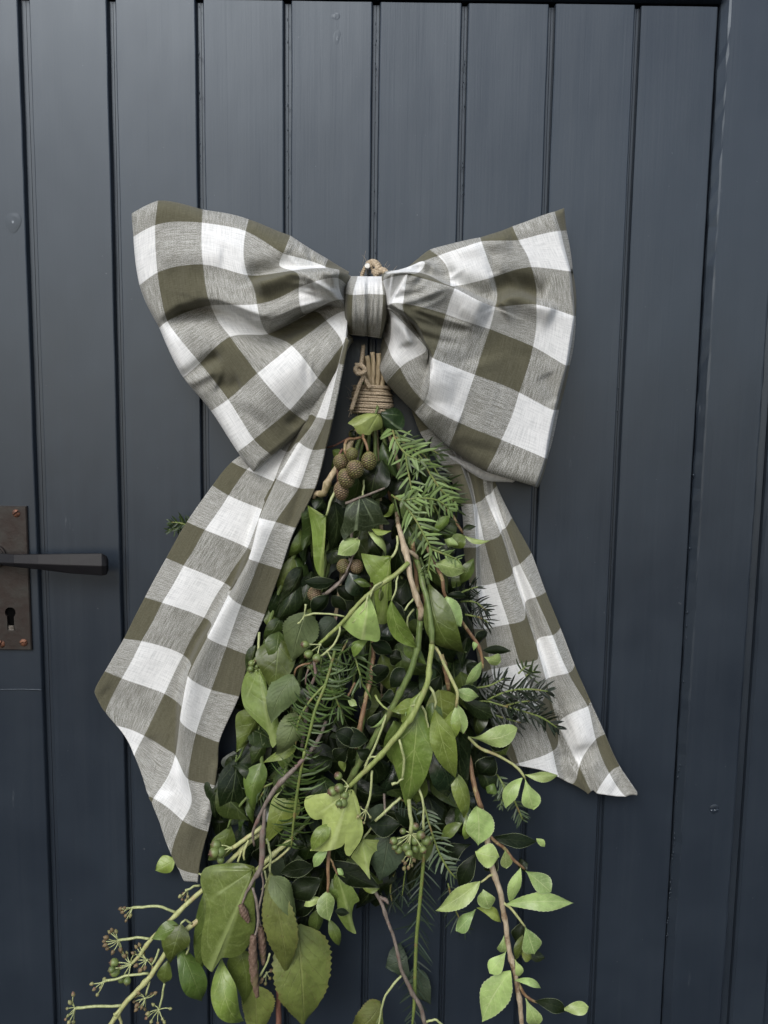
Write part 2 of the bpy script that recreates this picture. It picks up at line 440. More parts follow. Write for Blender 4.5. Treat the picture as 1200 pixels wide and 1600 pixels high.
# lever: faceted bar that thickens towards a bevelled tip; sections given as photo rows (top edge, front ridge, bottom edge)
sec = [(-42, 864, 878, 881, 14), (-8, 864, 878, 882, 24), (22, 866.5, 879, 886, 33), (60, 866, 880.5, 890, 36), (110, 865.2, 882.5, 896, 37), (159, 864.8, 884, 899.5, 36), (166.5, 869, 884, 898, 33), (169.5, 875, 884, 892, 29)]
V = []; F = []
for (x, ya, yb, yc, d) in sec:
    back = d - 11
    q = [P(x, ya, d - 5.5), P(x, yb, d), P(x - .5, yb + 1.5, d), P(x, yc, d - 2.5), P(x, yc - 1, back), P(x, (ya + yb) / 2, back - 1.5), P(x, ya - .5, back)]
    V += [tuple(t) for t in q]
n = 7
for i in range(len(sec) - 1):
    for j in range(n):
        k = (j + 1) % n; F.append([i * n + j, i * n + k, (i + 1) * n + k, (i + 1) * n + j])
F += [list(range(n))[::-1], [(len(sec) - 1) * n + j for j in range(n)]]
lev = mesh_obj('lever', V, F, BLACK_IRON, hd, smooth=False)
bv = lev.modifiers.new('soft_edges', 'BEVEL'); bv.width = .0007; bv.segments = 2; bv.limit_method = 'ANGLE'; bv.angle_limit = R(25)
# ------------------------------------------------------------------ checked linen
def linen():
    m, nt, b = new_mat('checked_linen')
    uv = nd(nt, 'ShaderNodeUVMap'); uv.uv_map = 'UVMap'
    sp = nd(nt, 'ShaderNodeSeparateXYZ'); nt.links.new(uv.outputs[0], sp.inputs[0])
    u, v = sp.outputs[0], sp.outputs[1]
    # odd cells carry olive yarn; a whisker of yarn-scale raggedness on the borders
    jag_u = M(nt, 'MULTIPLY', M(nt, 'SUBTRACT', noise(nt, mapping(nt, uv.outputs[0], (3, 70, 1)), 1.0, 2, .6), .5), .05)
    jag_v = M(nt, 'MULTIPLY', M(nt, 'SUBTRACT', noise(nt, mapping(nt, uv.outputs[0], (70, 3, 1), (5, 3, 0)), 1.0, 2, .6), .5), .05)
    def stripe(x, j):
        fr = M(nt, 'FRACT', M(nt, 'MULTIPLY', M(nt, 'ADD', x, j), 0.5))
        return M(nt, 'SUBTRACT', ramp(nt, fr, .497, .503), ramp(nt, fr, .994, 1.0))
    su, sv = stripe(u, jag_u), stripe(v, jag_v)
    # slubby yarns: nu runs along v (warp), nv runs along u (weft)
    nu = noise(nt, mapping(nt, uv.outputs[0], (56, 2.6, 1)), 1.0, 2, .6)
    nv = noise(nt, mapping(nt, uv.outputs[0], (2.6, 56, 1), (9, 2, 0)), 1.0, 2, .6)
    nu2 = noise(nt, mapping(nt, uv.outputs[0], (95, 9, 1), (1, 7, 0)), 1.0, 1, .5)
    nv2 = noise(nt, mapping(nt, uv.outputs[0], (9, 95, 1), (3, 1, 0)), 1.0, 1, .5)
    tw = noise(nt, mapping(nt, uv.outputs[0], (70, 70, 1)), 1.0, 0, .5)
    white = mixc(nt, ramp(nt, M(nt, 'MULTIPLY', M(nt, 'ADD', nu, nv), .5), .34, .60), (0.57, 0.58, 0.575), (0.79, 0.795, 0.785))
    olive = mixc(nt, ramp(nt, M(nt, 'MULTIPLY', M(nt, 'ADD', nu, nv2), .5), .36, .64), (0.080, 0.076, 0.047), (0.118, 0.112, 0.075))
    only_u = M(nt, 'MULTIPLY', su, M(nt, 'SUBTRACT', 1.0, sv))
    only_v = M(nt, 'MULTIPLY', sv, M(nt, 'SUBTRACT', 1.0, su))
    # where one set of yarns is olive, the other crosses it in white slubs
    hu = M(nt, 'ADD', M(nt, 'MULTIPLY', nv, .95), M(nt, 'ADD', M(nt, 'MULTIPLY', nv2, .55), M(nt, 'MULTIPLY', tw, 1.4)))
    hv = M(nt, 'ADD', M(nt, 'MULTIPLY', nu, .95), M(nt, 'ADD', M(nt, 'MULTIPLY', nu2, .55), M(nt, 'MULTIPLY', tw, 1.4)))
    fu = ramp(nt, hu, .92, 2.0, .95, .34); fv = ramp(nt, hv, .92, 2.0, .97, .40)
    fac = M(nt, 'ADD', M(nt, 'MULTIPLY', su, sv), M(nt, 'ADD', M(nt, 'MULTIPLY', only_u, fu), M(nt, 'MULTIPLY', only_v, fv)), clamp=True)
    colr = mixc(nt, fac, white, olive)
    # pale picked yarn along the borders of the dark cells
    nt.links.new(colr, b.inputs['Base Color'])
    b.inputs['Roughness'].default_value = .92; b.inputs['Specular IOR Level'].default_value = .12
    b.inputs['Sheen Weight'].default_value = .12; b.inputs['Sheen Roughness'].default_value = .6
    h = M(nt, 'ADD', M(nt, 'ADD', nu, nv), M(nt, 'MULTIPLY', M(nt, 'ADD', nu2, nv2), .8))
    n1 = bump(nt, b, h, .30, .0006)
    cre = noise(nt, mapping(nt, uv.outputs[0], (1.7, 1.7, 1)), 1.0, 3, .55, .6)
    bump(nt, b, cre, .22, .0016, n1)
    return m
LINEN = linen()

def tps_fit(src, dst, lam=1e-4):
    src = np.asarray(src, float); dst = np.asarray(dst, float); n = len(src)
    d = np.linalg.norm(src[:, None] - src[None], axis=-1); K = np.where(d > 0, d * d * np.log(d + 1e-12), 0)
    A = np.zeros((n + 3, n + 3)); A[:n, :n] = K + lam * np.eye(n); A[:n, n] = 1; A[:n, n + 1:] = src
    A[n, :n] = 1; A[n + 1:, :n] = src.T
    w = np.linalg.solve(A, np.concatenate([dst, np.zeros((3, dst.shape[1]))]))
    def ev(q):
        q = np.asarray(q, float); dd = np.linalg.norm(q[:, None] - src[None], axis=-1)
        k = np.where(dd > 0, dd * dd * np.log(dd + 1e-12), 0)
        return k @ w[:n] + w[n] + q @ w[n + 1:]
    return ev
def sstep(a, b, x):
    t = np.clip((x - a) / (b - a), 0, 1); return t * t * (3 - 2 * t)
def foldline(px, py, line, amp, s_left, s_right, taper=(.15, .15), edge_l=False):
    """ridge (+) or furrow (-) along a polyline of photo points; left/right = sides seen along its direction on screen"""
    L = np.asarray(line, float)
    best = np.full(px.shape, 1e9); side = np.zeros(px.shape); tt = np.zeros(px.shape)
    seg = np.linalg.norm(np.diff(L, axis=0), axis=1); tot = seg.sum(); acc = 0
    for i in range(len(L) - 1):
        a, b = L[i], L[i + 1]; ab = b - a
        t = np.clip(((px - a[0]) * ab[0] + (py - a[1]) * ab[1]) / (ab @ ab), 0, 1)
        dx, dy = px - a[0] - t * ab[0], py - a[1] - t * ab[1]; dd = np.hypot(dx, dy)
        cr = ab[0] * (py - a[1]) - ab[1] * (px - a[0])          # >0: to the right on screen
        u = dd < best
        best = np.where(u, dd, best); side = np.where(u, cr, side); tt = np.where(u, (acc + t * seg[i]) / tot, tt); acc += seg[i]
    sg = np.where(side > 0, s_right, s_left)
    w = np.exp(-(best / sg) ** 2)
    w *= np.where(taper[0] > 0, sstep(0, max(taper[0], 1e-6), tt + .25 * taper[0]), 1) * np.where(taper[1] > 0, sstep(0, max(taper[1], 1e-6), 1 - tt + .25 * taper[1]), 1)
    return amp * w
def wrinkles(px, py, c, n, seed, a0, a1, r0, r1, amp, sig):
    """fine creases fanning out from the gathers at point c"""
    r_ = np.random.default_rng(seed); d = np.zeros_like(px)
    for _ in range(n):
        a = R(r_.uniform(a0, a1)); q0 = r_.uniform(*r0); q1 = q0 + r_.uniform(*r1); bnd = r_.normal(0, .12)
        L = [(c[0] + q * math.cos(a + bnd * k), c[1] + q * math.sin(a + bnd * k)) for k, q in enumerate(np.linspace(q0, q1, 4))]
        sg = r_.uniform(.7, 1.5) * sig
        d += foldline(px, py, L, amp * r_.uniform(.4, 1) * r_.choice([-1, 1]), sg, sg * r_.uniform(.7, 1.8), taper=(.25, .45))
    return d
def interp(x, xp, fp): return np.interp(x, xp, fp)

def smooth_grid(A, it=1):
    for _ in range(it):
        B = np.pad(A, 1, 'edge')
        A = (B[1:-1, 1:-1] * 4 + B[:-2, 1:-1] + B[2:, 1:-1] + B[1:-1, :-2] + B[1:-1, 2:]) / 8
    return A
def cloth(name, parent, pts, u0, u1, vtop, vbot, depth, shift=(0, 0), nu=150, nv=150, back=None, lam=1e-4, thick=0.9, label=None, warp=None):
    """cloth panel whose weave lines pass through given photo points: pts = [(u,v,px,py)], depth(px,py,u,v,s,t) in mm"""
    pts = np.asarray(pts, float)
    wf = (lambda a: np.interp(a, *warp)) if warp else (lambda a: a)
    ev = tps_fit(np.stack([wf(pts[:, 0]), pts[:, 1]], -1), pts[:, 2:4], lam)
    s = np.linspace(0, 1, nu)[None, :].repeat(nv, 0); t = np.linspace(0, 1, nv)[:, None].repeat(nu, 1)
    u = u0 + (u1 - u0) * s
    vt = vtop(u) if callable(vtop) else vtop; vb = vbot(u) if callable(vbot) else vbot
    v = vt + (vb - vt) * t
    q = ev(np.stack([wf(u.ravel()), v.ravel()], -1)).reshape(nv, nu, 2)
    px, py = q[..., 0], q[..., 1]
    d = depth(px, py, u, v, s, t)
    d = smooth_grid(d, 2)
    W = Pn(px, py, d)
    uv = np.stack([u + shift[0], v + shift[1]], -1).reshape(-1, 2)
    idx = np.arange(nu * nv).reshape(nv, nu)
    F = np.stack([idx[:-1, :-1], idx[1:, :-1], idx[1:, 1:], idx[:-1, 1:]], -1).reshape(-1, 4).tolist()
    V = W.reshape(-1, 3)
    if back is not None:
        db = smooth_grid(back(px, py, u, v, s, t), 2)
        db = np.minimum(db, d - 1.2)
        # the rear layer hangs under the front one and joins it round the rim
        WB = Pn(px, py, db); WB[..., 0] = W[..., 0] + (WB[..., 0] - W[..., 0]) * 0.4; WB[..., 2] = W[..., 2] + (WB[..., 2] - W[..., 2]) * 0.4
        n = nu * nv; V = np.concatenate([V, WB.reshape(-1, 3)]); uv = np.concatenate([uv, uv + .37])
        F += [[a + n, d_ + n, c + n, b + n] for a, b, c, d_ in F[:]]
        rim = np.concatenate([idx[0, :], idx[1:, -1], idx[-1, -2::-1], idx[-2:0:-1, 0]])
        F += [[int(rim[i]), int(rim[(i + 1) % len(rim)]), int(rim[(i + 1) % len(rim)]) + n, int(rim[i]) + n] for i in range(len(rim))]
    o = mesh_obj(name, V, F, LINEN, parent, uv=uv)
    if back is None and thick:
        md = o.modifiers.new('cloth_thickness', 'SOLIDIFY'); md.thickness = thick / 1000; md.offset = -1
    if label: o['label'] = label
    return o

def edge_round(s, t, ks=.05, kt=.05, left=True, right=False):
    e = np.minimum(t, 1 - t) / kt
    if left: e = np.minimum(e, s / ks)
    if right: e = np.minimum(e, (1 - s) / ks)
    e = np.clip(e, 0, 1); return np.sqrt(1 - (1 - e) ** 2)

bow = thing('fabric_bow', 'large olive and white checked linen bow tied over the top of the greenery', 'bow', P(573, 480, 70))
def cpts(c, rows): return [(u, v, *cx(c, x, y)) for (u, v, x, y) in rows]

# ---- left loop
LL = cpts('L1', [
 (.45, .50, 83, 128), (.45, 1, 90, 238), (.47, 2, 120, 462), (.42, 3, 207, 668), (.35, 4, 310, 905), (.28, 5, 430, 1068),
 (1, .45, 200, 70), (1, 1, 187, 187), (1, 2, 198, 408), (1, 3, 245, 637), (1, 4, 398, 832), (1, 5, 530, 1003), (1, 6, 650, 1190),
 (2, .62, 410, 112), (2, 1, 408, 175), (2, 2, 413, 370), (2, 3, 450, 563), (2, 4, 540, 708), (2, 5, 668, 880), (2, 6, 820, 1050),
 (3, .70, 625, 158), (3, 1, 612, 215), (3, 1.95, 618, 410), (3, 2.2, 640, 456), (3, 3, 665, 556), (3, 4, 716, 695), (3, 5, 828, 750), (3, 6, 948, 900),
 (4, .62, 822, 235), (4, 1, 788, 320), (4, 1.75, 785, 385), (4, 2, 833, 398), (4, 3, 862, 478), (4, 3.85, 890, 600), (4, 4.1, 930, 590), (4, 5, 990, 632), (4, 6, 1066, 745),
 (5, .6, 998, 345), (5, 1, 985, 380), (5, 2, 1045, 393), (5, 3, 1047, 436), (5, 4, 1072, 535), (5, 5, 1082, 590), (5, 6, 1088, 700),
 (5.6, .6, 1105, 408), (5.6, 1.5, 1108, 430), (5.6, 3, 1112, 500), (5.6, 4.5, 1112, 600), (5.6, 6.2, 1105, 690), (5, 7, 1088, 765), (4, 7, 1015, 925)]) + [
 (.25, 6, 364, 711), (.3, 7, 391, 742), (1, 7, 425, 712), (2, 7, 483, 662), (3, 7, 518, 613)]
def left_depth(px, py, u, v, s, t):
    body = 1 - np.abs(2 * t - 1) ** 6
    d = 42 + 34 * sstep(0, .6, s) * body * edge_round(s, t, .03, .04) + 14 * edge_round(s, t, .06, .05)
    d += 8 * sstep(.0, .2, s) * (1 - body)
    d += 11 * np.sin(t * 19 + 1.4) * sstep(.62, .92, s) + 14 * sstep(.55, .82, s) - 40 * sstep(.84, 1.0, s) ** 1.6
    f = lambda *a, **k: foldline(px, py, *a, **k)
    d += f([(545, 420), (500, 424), (455, 427), (425, 436), (392, 444)], 21, 24, 4)          # upper pleat (drawn right to left: right = above)
    d += f([(540, 412), (490, 414), (445, 418), (405, 430), (388, 442)], -16, 6, 20)
    d += f([(545, 484), (512, 480), (470, 495), (443, 513), (420, 521), (388, 508), (350, 489), (318, 482), (285, 488), (255, 505)], -33, 26, 7, taper=(.02, .25))
    d += f([(540, 462), (500, 470), (462, 480), (425, 497), (390, 485), (345, 468), (300, 462)], 11, 6, 26, taper=(.1, .3))
    d += f([(535, 556), (480, 566), (425, 603), (390, 650)], 10, 38, 30)
    d += f([(279, 594), (298, 584), (322, 566), (345, 556)], -9, 10, 8)
    d += f([(283, 604), (305, 596), (335, 580)], 5, 10, 7)
    d += f([(340, 598), (358, 606), (376, 600)], -7, 14, 11)
    d += f([(532, 600), (505, 625), (472, 645), (448, 668)], -8, 14, 9)
    d += f([(250, 400), (300, 395), (350, 400)], 6, 24, 24)
    d += f([(395, 345), (430, 372), (455, 395)], 6, 18, 18)
    d += wrinkles(px, py, (555, 478), 20, 5, 140, 225, (18, 70), (30, 110), 4.6, 4.5) + wrinkles(px, py, (555, 478), 12, 6, 130, 230, (120, 260), (30, 80), 1.8, 7)
    return d
cloth('loop', bow, LL, .42, 5.55, lambda u: interp(u, [.4, 1, 2, 3, 4, 5, 5.6], [.5, .45, .62, .70, .62, .6, .6]), 7.0, left_depth, (0, 1), 190, 190,
      back=lambda px, py, u, v, s, t: 34 - 22 * np.sin(np.pi * t) * sstep(0, .4, s) + 20 * sstep(.6, 1, s), label='left loop of the bow, its outer edge tilted down to a point')

# ---- right loop (u runs from the knot outwards)
RL = cpts('R2', [
 (5, .55, 1040, 122), (5, 1, 1068, 213), (4.93, 2, 1112, 402), (4.9, 3, 1130, 612), (4.85, 4, 1090, 842), (4.8, 5, 1030, 1052), (4.75, 6, 982, 1272), (4.7, 6.75, 925, 1404),
 (5.25, .45, 1090, 103), (5.2, 1, 1094, 213), (5.1, 2, 1118, 402), (5.1, 3, 1134, 612), (5.1, 4, 1104, 842), (5.1, 5, 1052, 1052), (5.15, 6, 1003, 1280), (5.2, 6.75, 960, 1418),
 (4, .6, 843, 190), (4, 1, 872, 256), (4, 2, 932, 382), (4, 3, 956, 560), (4, 4, 940, 755), (4, 5, 875, 972), (4, 6, 792, 1192), (4, 6.72, 720, 1342),
 (3, .75, 690, 243), (3, 1, 697, 262), (3, 2, 755, 428), (3, 2.85, 768, 545), (3, 3.02, 760, 572), (3, 4, 735, 672), (3, 5, 665, 888), (3, 6, 590, 1110), (3, 6.55, 543, 1225),
 (2, .8, 455, 300), (2, 1, 495, 330), (2, 2, 553, 470), (2, 3, 572, 482), (2, 4, 532, 603), (2, 4.97, 470, 803), (2, 5.05, 462, 816), (2, 6, 430, 1015), (2, 6.3, 385, 1062),
 (1, .8, 345, 385), (1, 1, 405, 358), (1, 2, 400, 408), (1, 3, 350, 420), (1, 4, 330, 553), (1, 4.4, 338, 605), (1, 5, 436, 758), (1, 6, 315, 853), (1, 6.3, 252, 926),
 (.2, 1, 290, 398), (.2, 2, 262, 412), (.2, 3, 246, 440), (.2, 4, 258, 560), (.2, 5, 278, 592), (.05, 6, 262, 766), (0, 6.35, 218, 850),
 (-.4, 2, 240, 405), (-.4, 3.2, 232, 470), (-.4, 4.5, 236, 580), (-.4, 6, 232, 700), (-.4, 6.4, 212, 790)])
def right_depth(px, py, u, v, s, t):
    body = 1 - np.abs(2 * t - 1) ** 6
    so = 1 - s
    d = 46 + 34 * sstep(0.02, .6, so) * body * edge_round(so, t, .03, .04) + 12 * edge_round(so, t, .07, .05)
    d += 8 * (1 - body) * sstep(0, .2, so) + 9 * np.sin(t * 17 + 2.2) * sstep(.66, .92, so) + 14 * sstep(.55, .82, so) - 40 * sstep(.84, 1.0, so) ** 1.6
    d -= 34 * sstep(4.88, 5.12, u) * np.where(v > 2, 1, .4)
    f = lambda *a, **k: foldline(px, py, *a, **k)
    d += f([(612, 424), (643, 428), (675, 437), (710, 451), (745, 468), (772, 480)], 24, 4, 44, taper=(.02, .2))     # near panel over the far one (right on screen = below)
    d += f([(640, 421), (680, 433), (716, 446), (756, 464), (776, 470)], -15, 18, 4)
    d += f([(776, 478), (795, 467), (815, 464), (836, 472), (870, 486)], 15, 6, 24)
    d += f([(770, 455), (793, 446), (820, 452), (850, 466)], -18, 20, 10)
    d += f([(694, 372), (722, 386), (752, 380), (800, 372)], 8, 16, 16)
    d += f([(682, 398), (694, 414), (706, 432)], -7, 10, 10)
    d += f([(748, 372), (766, 398), (772, 430)], -5, 10, 9)
    d += f([(607, 474), (632, 488), (652, 506), (664, 530), (675, 553), (676, 575), (669, 600), (664, 625), (654, 645), (640, 662)], 21, 40, 4, taper=(.02, .5))  # second pleat (left on screen = up/right)
    d += f([(604, 478), (630, 494), (649, 512), (660, 535), (670, 560), (668, 585)], -11, 4, 14, taper=(.02, .2))
    d += f([(600, 520), (615, 505), (632, 512), (640, 540)], 7, 10, 14)
    d += f([(612, 492), (606, 508), (600, 522)], -5, 6, 6)
    d += f([(664, 626), (660, 640), (652, 648)], -7, 9, 9)
    d += f([(660, 655), (690, 650), (720, 662)], 5, 14, 16)
    d += f([(852, 585), (862, 606), (868, 628)], -5, 14, 14)
    d += f([(740, 560), (760, 640), (745, 700)], 6, 45, 45)
    d += wrinkles(px, py, (592, 470), 18, 8, -38, 62, (18, 70), (30, 110), 4.6, 4.5) + wrinkles(px, py, (592, 470), 12, 9, -30, 60, (120, 250), (30, 80), 1.8, 7)
    return d
cloth('loop', bow, RL, -.35, 5.22, lambda u: interp(u, [-.4, 0, 1, 2, 3, 4, 5, 5.25], [1.2, 1.0, .8, .8, .75, .6, .55, .45]),
      lambda u: interp(u, [-.4, 0, 1, 2, 3, 4, 4.7, 5.25], [6.4, 6.35, 6.3, 6.3, 6.55, 6.72, 6.75, 6.75]), right_depth, (0, 1), 190, 190,
      back=lambda px, py, u, v, s, t: 34 - 22 * np.sin(np.pi * t) * sstep(0, .4, 1 - s) + 20 * sstep(.6, 1, 1 - s) - 14 * sstep(4.9, 5.2, u),
      label='right loop of the bow, with a sliver of its olive rear fold showing at the outer edge')

# the inside of the right loop shows as a pale fold along its lower edge
LN = [(.2, .2, 628, 640), (.4, .2, 668, 686), (.6, .2, 715, 715), (.8, .2, 770, 735), (.95, .2, 812, 742), (.2, .8, 632, 648), (.4, .8, 676, 694), (.6, .8, 722, 729), (.8, .8, 760, 751), (.95, .8, 800, 754)]
cloth('loop_lining', bow, LN, .48, .95, .2, .8, lambda px, py, u, v, s, t: 30 + 5 * np.sin(t * 3.1) - 6 * t, (0, 0), 40, 24, thick=1.0)

# ---- left tail
LT = [(.4, -1.5, 534, 505), (1.5, -1.5, 537, 508), (2.5, -1.5, 540, 512), (3.7, -1.5, 543, 516), (4.75, -1.5, 546, 522),
      (.4, 0, 452, 640), (1, 0, 463, 645), (2, 0, 478, 650), (3, 0, 494, 652), (4, 0, 509, 655), (4.75, 0, 519, 655), (.4, 1, 412, 684), (1, 1, 428, 694), (2, 1, 447, 706),
      (.42, 2, 362, 722), (1, 2, 386, 734), (2, 2, 428, 752)] + cpts('T3', [
 (3, 1, 985, 92), (4, 1, 1048, 126), (4.75, 1, 1106, 122), (3, 2, 885, 260), (4, 2, 985, 300), (4.72, 2, 1056, 303),
 (.42, 3, 590, 290), (1, 3, 665, 335), (2, 3, 820, 400), (2.6, 3, 826, 420), (3, 3, 806, 437), (4, 3, 880, 456), (4.75, 3, 971, 484),
 (.42, 4, 474, 455), (1, 4, 558, 492), (2, 4, 752, 574), (2.6, 4, 770, 600), (3, 4, 757, 622), (4, 4, 803, 640), (4.75, 4, 906, 673),
 (.42, 5, 379, 622), (1, 5, 460, 656), (2, 5, 645, 735), (2.6, 5, 680, 765), (3, 5, 665, 787), (4, 5, 722, 836), (4.75, 5, 832, 880),
 (.42, 6, 282, 800), (1, 6, 362, 825), (2, 6, 553, 893), (2.5, 6, 585, 918), (3, 6, 568, 982), (4, 6, 655, 1026), (4.75, 6, 762, 1066)]) + cpts('T4', [
 (.4, 7, 250, -8), (1, 7, 365, 8), (2, 7, 625, 95), (2.5, 7, 672, 150), (3, 7, 655, 228), (4, 7, 800, 312), (4.75, 7, 976, 356),
 (.4, 8, 132, 195), (.35, 8.45, 60, 310), (.4, 8.6, 66, 345), (1, 8, 242, 240), (2, 8, 508, 336), (2.5, 8, 600, 400), (3, 8, 604, 500), (4, 8, 705, 583), (4.75, 8, 852, 640),
 (1, 8.78, 142, 455), (1.22, 9, 208, 535), (2, 9, 380, 600), (3, 9, 575, 722), (4, 9, 656, 872), (4.75, 9, 828, 912), (4.7, 8.6, 832, 780),
 (1.95, 9.62, 312, 708), (2.55, 9.9, 400, 930), (3, 10, 440, 990), (3.5, 9.6, 600, 960), (4, 9.5, 678, 1010), (4, 10, 622, 1128), (4.72, 10, 776, 1196),
 (3.4, 10.35, 478, 1130), (4, 10.85, 550, 1342), (4.25, 11, 603, 1432), (4.68, 11, 706, 1462), (4.35, 11.3, 628, 1506), (4.66, 11.3, 698, 1512)])
LTF = [(411, 790), (400, 815), (390, 856), (377, 890), (366, 922), (345, 950), (331, 975), (312, 1005), (297, 1038), (286, 1070), (281, 1100), (280, 1135), (277, 1170), (274, 1182)]
def ltail_depth(px, py, u, v, s, t):
    d = 20 + 40 * s * sstep(1.0, -.2, t) + 30 * sstep(.25, 0, t)
    d += (8 + 12 * s) * (1 - .35 * t)
    d += 3.0 * np.sin(u * 2.2 + .6) * sstep(.2, .5, t)
    d += foldline(px, py, LTF, 17, 26, 4, taper=(.1, .22)) if False else 0
    L = np.array(LTF)
    # the right-hand fold rides over the cloth beside it
    d += foldline(px, py, [tuple(p) for p in L], 16, 30, 3.5, taper=(.12, .3))
    d += foldline(px, py, [(p[0] - 3, p[1] + 1) for p in L], -5, 3, 16, taper=(.12, .3))
    d += foldline(px, py, [(355, 800), (300, 900), (245, 1000), (190, 1080)], 4, 30, 30, taper=(.2, .3))
    d += foldline(px, py, [(270, 1185), (282, 1240), (300, 1275), (285, 1330)], 6, 18, 14, taper=(.3, .3))
    d += foldline(px, py, [(235, 1150), (246, 1200), (262, 1245)], -5, 14, 14)
    d += foldline(px, py, [(160, 1075), (200, 1110), (240, 1130)], -4, 16, 16)
    d += foldline(px, py, [(338, 1190), (334, 1225), (326, 1260), (318, 1290)], 5, 6, 6)
    d += foldline(px, py, [(484, 660), (470, 690), (455, 715), (430, 750)], 6, 10, 10)
    d += foldline(px, py, [(512, 655), (500, 690), (486, 730), (468, 780), (450, 830)], -5, 9, 9)
    return d
vbl = lambda u: interp(u, [.35, .5, 1.0, 1.22, 1.95, 2.55, 3, 3.4, 4, 4.25, 4.35, 4.75], [8.45, 8.6, 8.78, 9, 9.62, 9.95, 10.1, 10.37, 10.85, 11.05, 11.3, 11.3])
cloth('tail', bow, LT, .42, 4.74, -1.4, vbl, ltail_depth, (1, 1), 150, 300, thick=2.2, label='left tail, long and pointed, hanging in front of the ivy', warp=([-1, 2.55, 2.95, 6], [-1, 2.55, 3.75, 6.8]))

# ---- right tail
RT = [(.1, -4, 606, 520), (1, -4, 608, 521), (2, -4, 611, 522), (3, -4, 614, 523), (4.85, -4, 620, 524), (.1, -3, 630, 600), (2, -3, 645, 605), (4.85, -3, 665, 605)] + cpts('T5', [
 (.1, -2, 40, 92), (.1, -1, 130, 226), (.1, 0, 205, 385), (.1, 1, 216, 556), (.1, 2, 240, 700), (.1, 3, 258, 885), (.1, 4, 288, 1060), (.1, 5, 345, 1290), (.15, 6, 425, 1428),
 (.9, -2, 110, 70), (1, -1, 204, 221), (1, 0, 256, 382), (1, 1, 268, 556), (1, 2, 270, 712), (1, 3, 302, 885), (1, 4, 330, 1048), (1, 5, 392, 1290), (1, 6, 440, 1426), (1, 6.1, 445, 1437),
 (1.5, 0, 262, 385), (1.5, -1, 222, 238), (2, -1, 232, 240), (2, 0, 268, 379), (2, 1, 302, 535), (2, 2, 347, 700), (2, 3, 401, 865), (2, 4, 446, 1025), (2, 5, 520, 1195), (2, 6, 577, 1378), (2, 6.6, 603, 1482),
 (3, -1, 285, 240), (3, 0, 308, 350), (2.9, 1, 358, 513), (3.05, 1, 372, 487), (2.93, 2, 411, 668), (3.05, 2, 417, 640), (2.95, 3, 467, 838), (3.05, 3, 466, 780), (2.95, 4, 520, 1000), (3.05, 4, 513, 932), (2.95, 5, 552, 1106), (3.05, 5.05, 562, 1090), (3, 6, 600, 1265), (3, 7, 685, 1436), (3, 7.8, 733, 1540), (3.2, 7.99, 752, 1546), (3.4, 8.18, 775, 1552), (3.6, 8.37, 805, 1556), (3.8, 8.56, 838, 1560),
 (2, 7, 622, 1490), (2.3, 6.9, 640, 1503), (2.6, 7.2, 680, 1520),
 (4, -1, 318, 215), (4, 0, 338, 322), (4, 1, 388, 476), (4, 2, 445, 624), (4, 3, 509, 756), (4, 4, 577, 910), (4, 5, 641, 1062), (4, 6, 719, 1197), (4, 7, 751, 1330), (4, 8, 806, 1466), (4, 8.75, 872, 1562),
 (4.85, -1, 300, 180), (4.85, 0, 352, 306), (4.85, 1, 414, 436), (4.85, 2, 492, 578), (4.85, 3, 550, 735), (4.85, 4, 609, 880), (4.85, 5, 666, 1030), (4.85, 6, 723, 1178), (4.85, 7, 786, 1310), (4.85, 8, 846, 1440), (4.85, 8.6, 905, 1528), (4.8, 8.8, 918, 1550)])
def rtail_depth(px, py, u, v, s, t):
    d = 19 + 26 * sstep(.30, 0, t) + 8 * (1 - s) * sstep(1, .3, t)
    q = lambda pts: [cx('T5', *p) for p in pts]
    d += foldline(px, py, q([(205, 215), (240, 320), (262, 400), (268, 520), (272, 680), (290, 800)]), 14, 3, 22, taper=(.1, .25))
    d += foldline(px, py, q([(330, 420), (365, 512), (412, 668), (468, 838), (520, 1000), (552, 1106), (590, 1240)]), 9, 5, 26, taper=(.1, .3))
    d += foldline(px, py, q([(300, 330), (345, 480), (400, 640), (455, 800), (505, 960)]), -3, 12, 12)
    d += foldline(px, py, q([(350, 380), (400, 500), (455, 640), (520, 800), (580, 960), (640, 1120)]), 5, 12, 12)
    d += foldline(px, py, q([(560, 1120), (590, 1230), (600, 1330), (650, 1400), (700, 1400), (745, 1330)]), -7, 12, 12, taper=(.2, .2))
    d += foldline(px, py, q([(640, 1200), (680, 1290), (700, 1370)]), 6, 22, 22)
    d += foldline(px, py, q([(600, 1380), (610, 1440), (640, 1500)]), -6, 9, 9)
    d += foldline(px, py, q([(730, 1420), (760, 1480), (830, 1520)]), 5, 18, 18)
    d += 3 * np.sin(u * 3.1 + v * .5)
    return np.maximum(d, 6)
vbr = lambda u: interp(u, [.1, 1, 2, 2.4, 3, 4, 4.7, 4.85], [6.0, 6.1, 6.6, 7.0, 7.8, 8.75, 8.85, 8.75])
cloth('tail', bow, RT, .12, 4.84, -3.9, vbr, rtail_depth, (1, 0), 150, 280, thick=2.2, lam=4e-4, label='right tail, creased lengthwise, flaring out to a corner low on the right', warp=([-1, 2.94, 3.05, 6], [-1, 2.94, 3.75, 6.7]))

